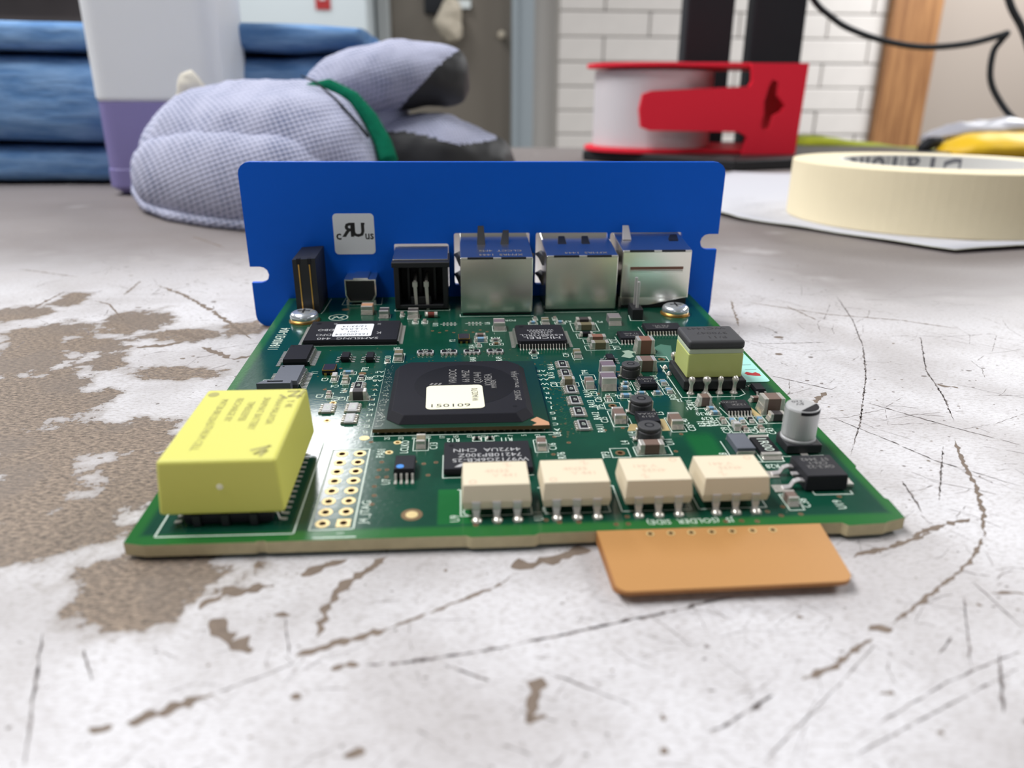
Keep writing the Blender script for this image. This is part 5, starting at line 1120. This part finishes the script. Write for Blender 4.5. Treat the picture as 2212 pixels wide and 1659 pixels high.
q = MB(); q.box(305, 309, 545, 640, 10.5, 74); build('end_wall', q, 'dispenser_red', rd, bevel=.5)
q = MB(); q.ring(205, 600, 20, 49, 12, 71, 64); build('white_roll', q, 'film_white', rd, bevel=.6)
q = MB(); q.ring(205, 600, 17, 20, 11.9, 73, 48); build('roll_core', q, 'paper_edge', rd)

# cables
def cable(path, r, label):
    P_ = [Vector(p) for p in path]; fine = []
    def g(k): return P_[max(0, min(len(P_) - 1, k))]
    for k in range(len(P_) - 1):
        for t in range(8):
            t /= 8; a, b_, c, d = g(k - 1), g(k), g(k + 1), g(k + 2)
            fine.append(.5 * ((2 * b_) + (c - a) * t + (2 * a - 5 * b_ + 4 * c - d) * t * t + (3 * b_ - a - 3 * c + d) * t ** 3))
    fine.append(P_[-1]); q = MB(); q.tube(fine, r, 10); build('power_cable', q, 'cable_black', None, smooth=True, label=label, cat='cable')
cable([(345, 664, 620), (334, 662, 480), (330, 660, 350), (328, 650, 255), (330, 638, 185), (345, 636, 136), (371, 640, 116), (393, 640, 106), (424, 640, 98), (459, 640, 94), (497, 640, 97), (526, 640, 104), (533, 641, 106), (530, 643, 100), (525, 643, 90), (527, 642, 68), (539, 640, 49), (560, 640, 31), (600, 640, 6), (700, 650, 3)], 2.7, 'black cable sagging from the stand to the table')
cable([(480, 665, 640), (488, 662, 450), (499, 658, 300), (511, 650, 190), (527, 641, 135), (547, 640, 108), (580, 640, 60), (640, 650, 20), (740, 660, 3.4)], 3.2, 'thicker black cable hanging at the right edge')

# lime cloth and yellow wrapped bag on the bench
blob('lime_cloth', [((362, 690, 7), *YZ(6, 3)), ((370, 688, 8), *YZ(16, 7)), ((390, 684, 8.5), *YZ(20, 8)), ((430, 676, 6), *YZ(20, 5.5)), ((480, 668, 3.6), *YZ(18, 3.3)), ((520, 662, 2.2), *YZ(12, 1.8)), ((530, 660, 1.6), *YZ(3, .6))], ['lime_cloth'], None, 28, 6, 1.5, .06, 2, label='lime green cloth strip lying behind the masking tape', cat='cloth')
yb = add('wrapped_bag', None, None, (0, 0, 0), label='yellow bag in clear wrap at the right edge of the bench', cat='bag')
blob('yellow_bag', [((455, 585, 4), *YZ(3, 2)), ((463, 585, 8), *YZ(18, 7)), ((480, 585, 11), *YZ(28, 10.5)), ((510, 588, 12), *YZ(32, 11.5)), ((560, 592, 11), *YZ(28, 10.5)), ((585, 595, 5), *YZ(10, 4))], ['yellow_wrap'], yb, 32, 6, 2.0, .06, 5)
blob('clear_wrap', [((462, 622, 17), *YZ(4, 3)), ((474, 622, 20), *YZ(16, 5)), ((500, 624, 24), *YZ(20, 7)), ((550, 628, 26), *YZ(22, 8)), ((590, 620, 22), *YZ(10, 4))], ['clear_wrap'], yb, 32, 6, 3.0, .06, 7)
blob('dark_clip', [((444, 596, 10), *YZ(3, 3)), ((450, 596, 13), *YZ(5, 6)), ((458, 596, 15), *YZ(4, 5)), ((463, 596, 17), *YZ(2, 2))], ['stand_black'], yb, 18, 4, 1.0, .1, 1)

flush_text()
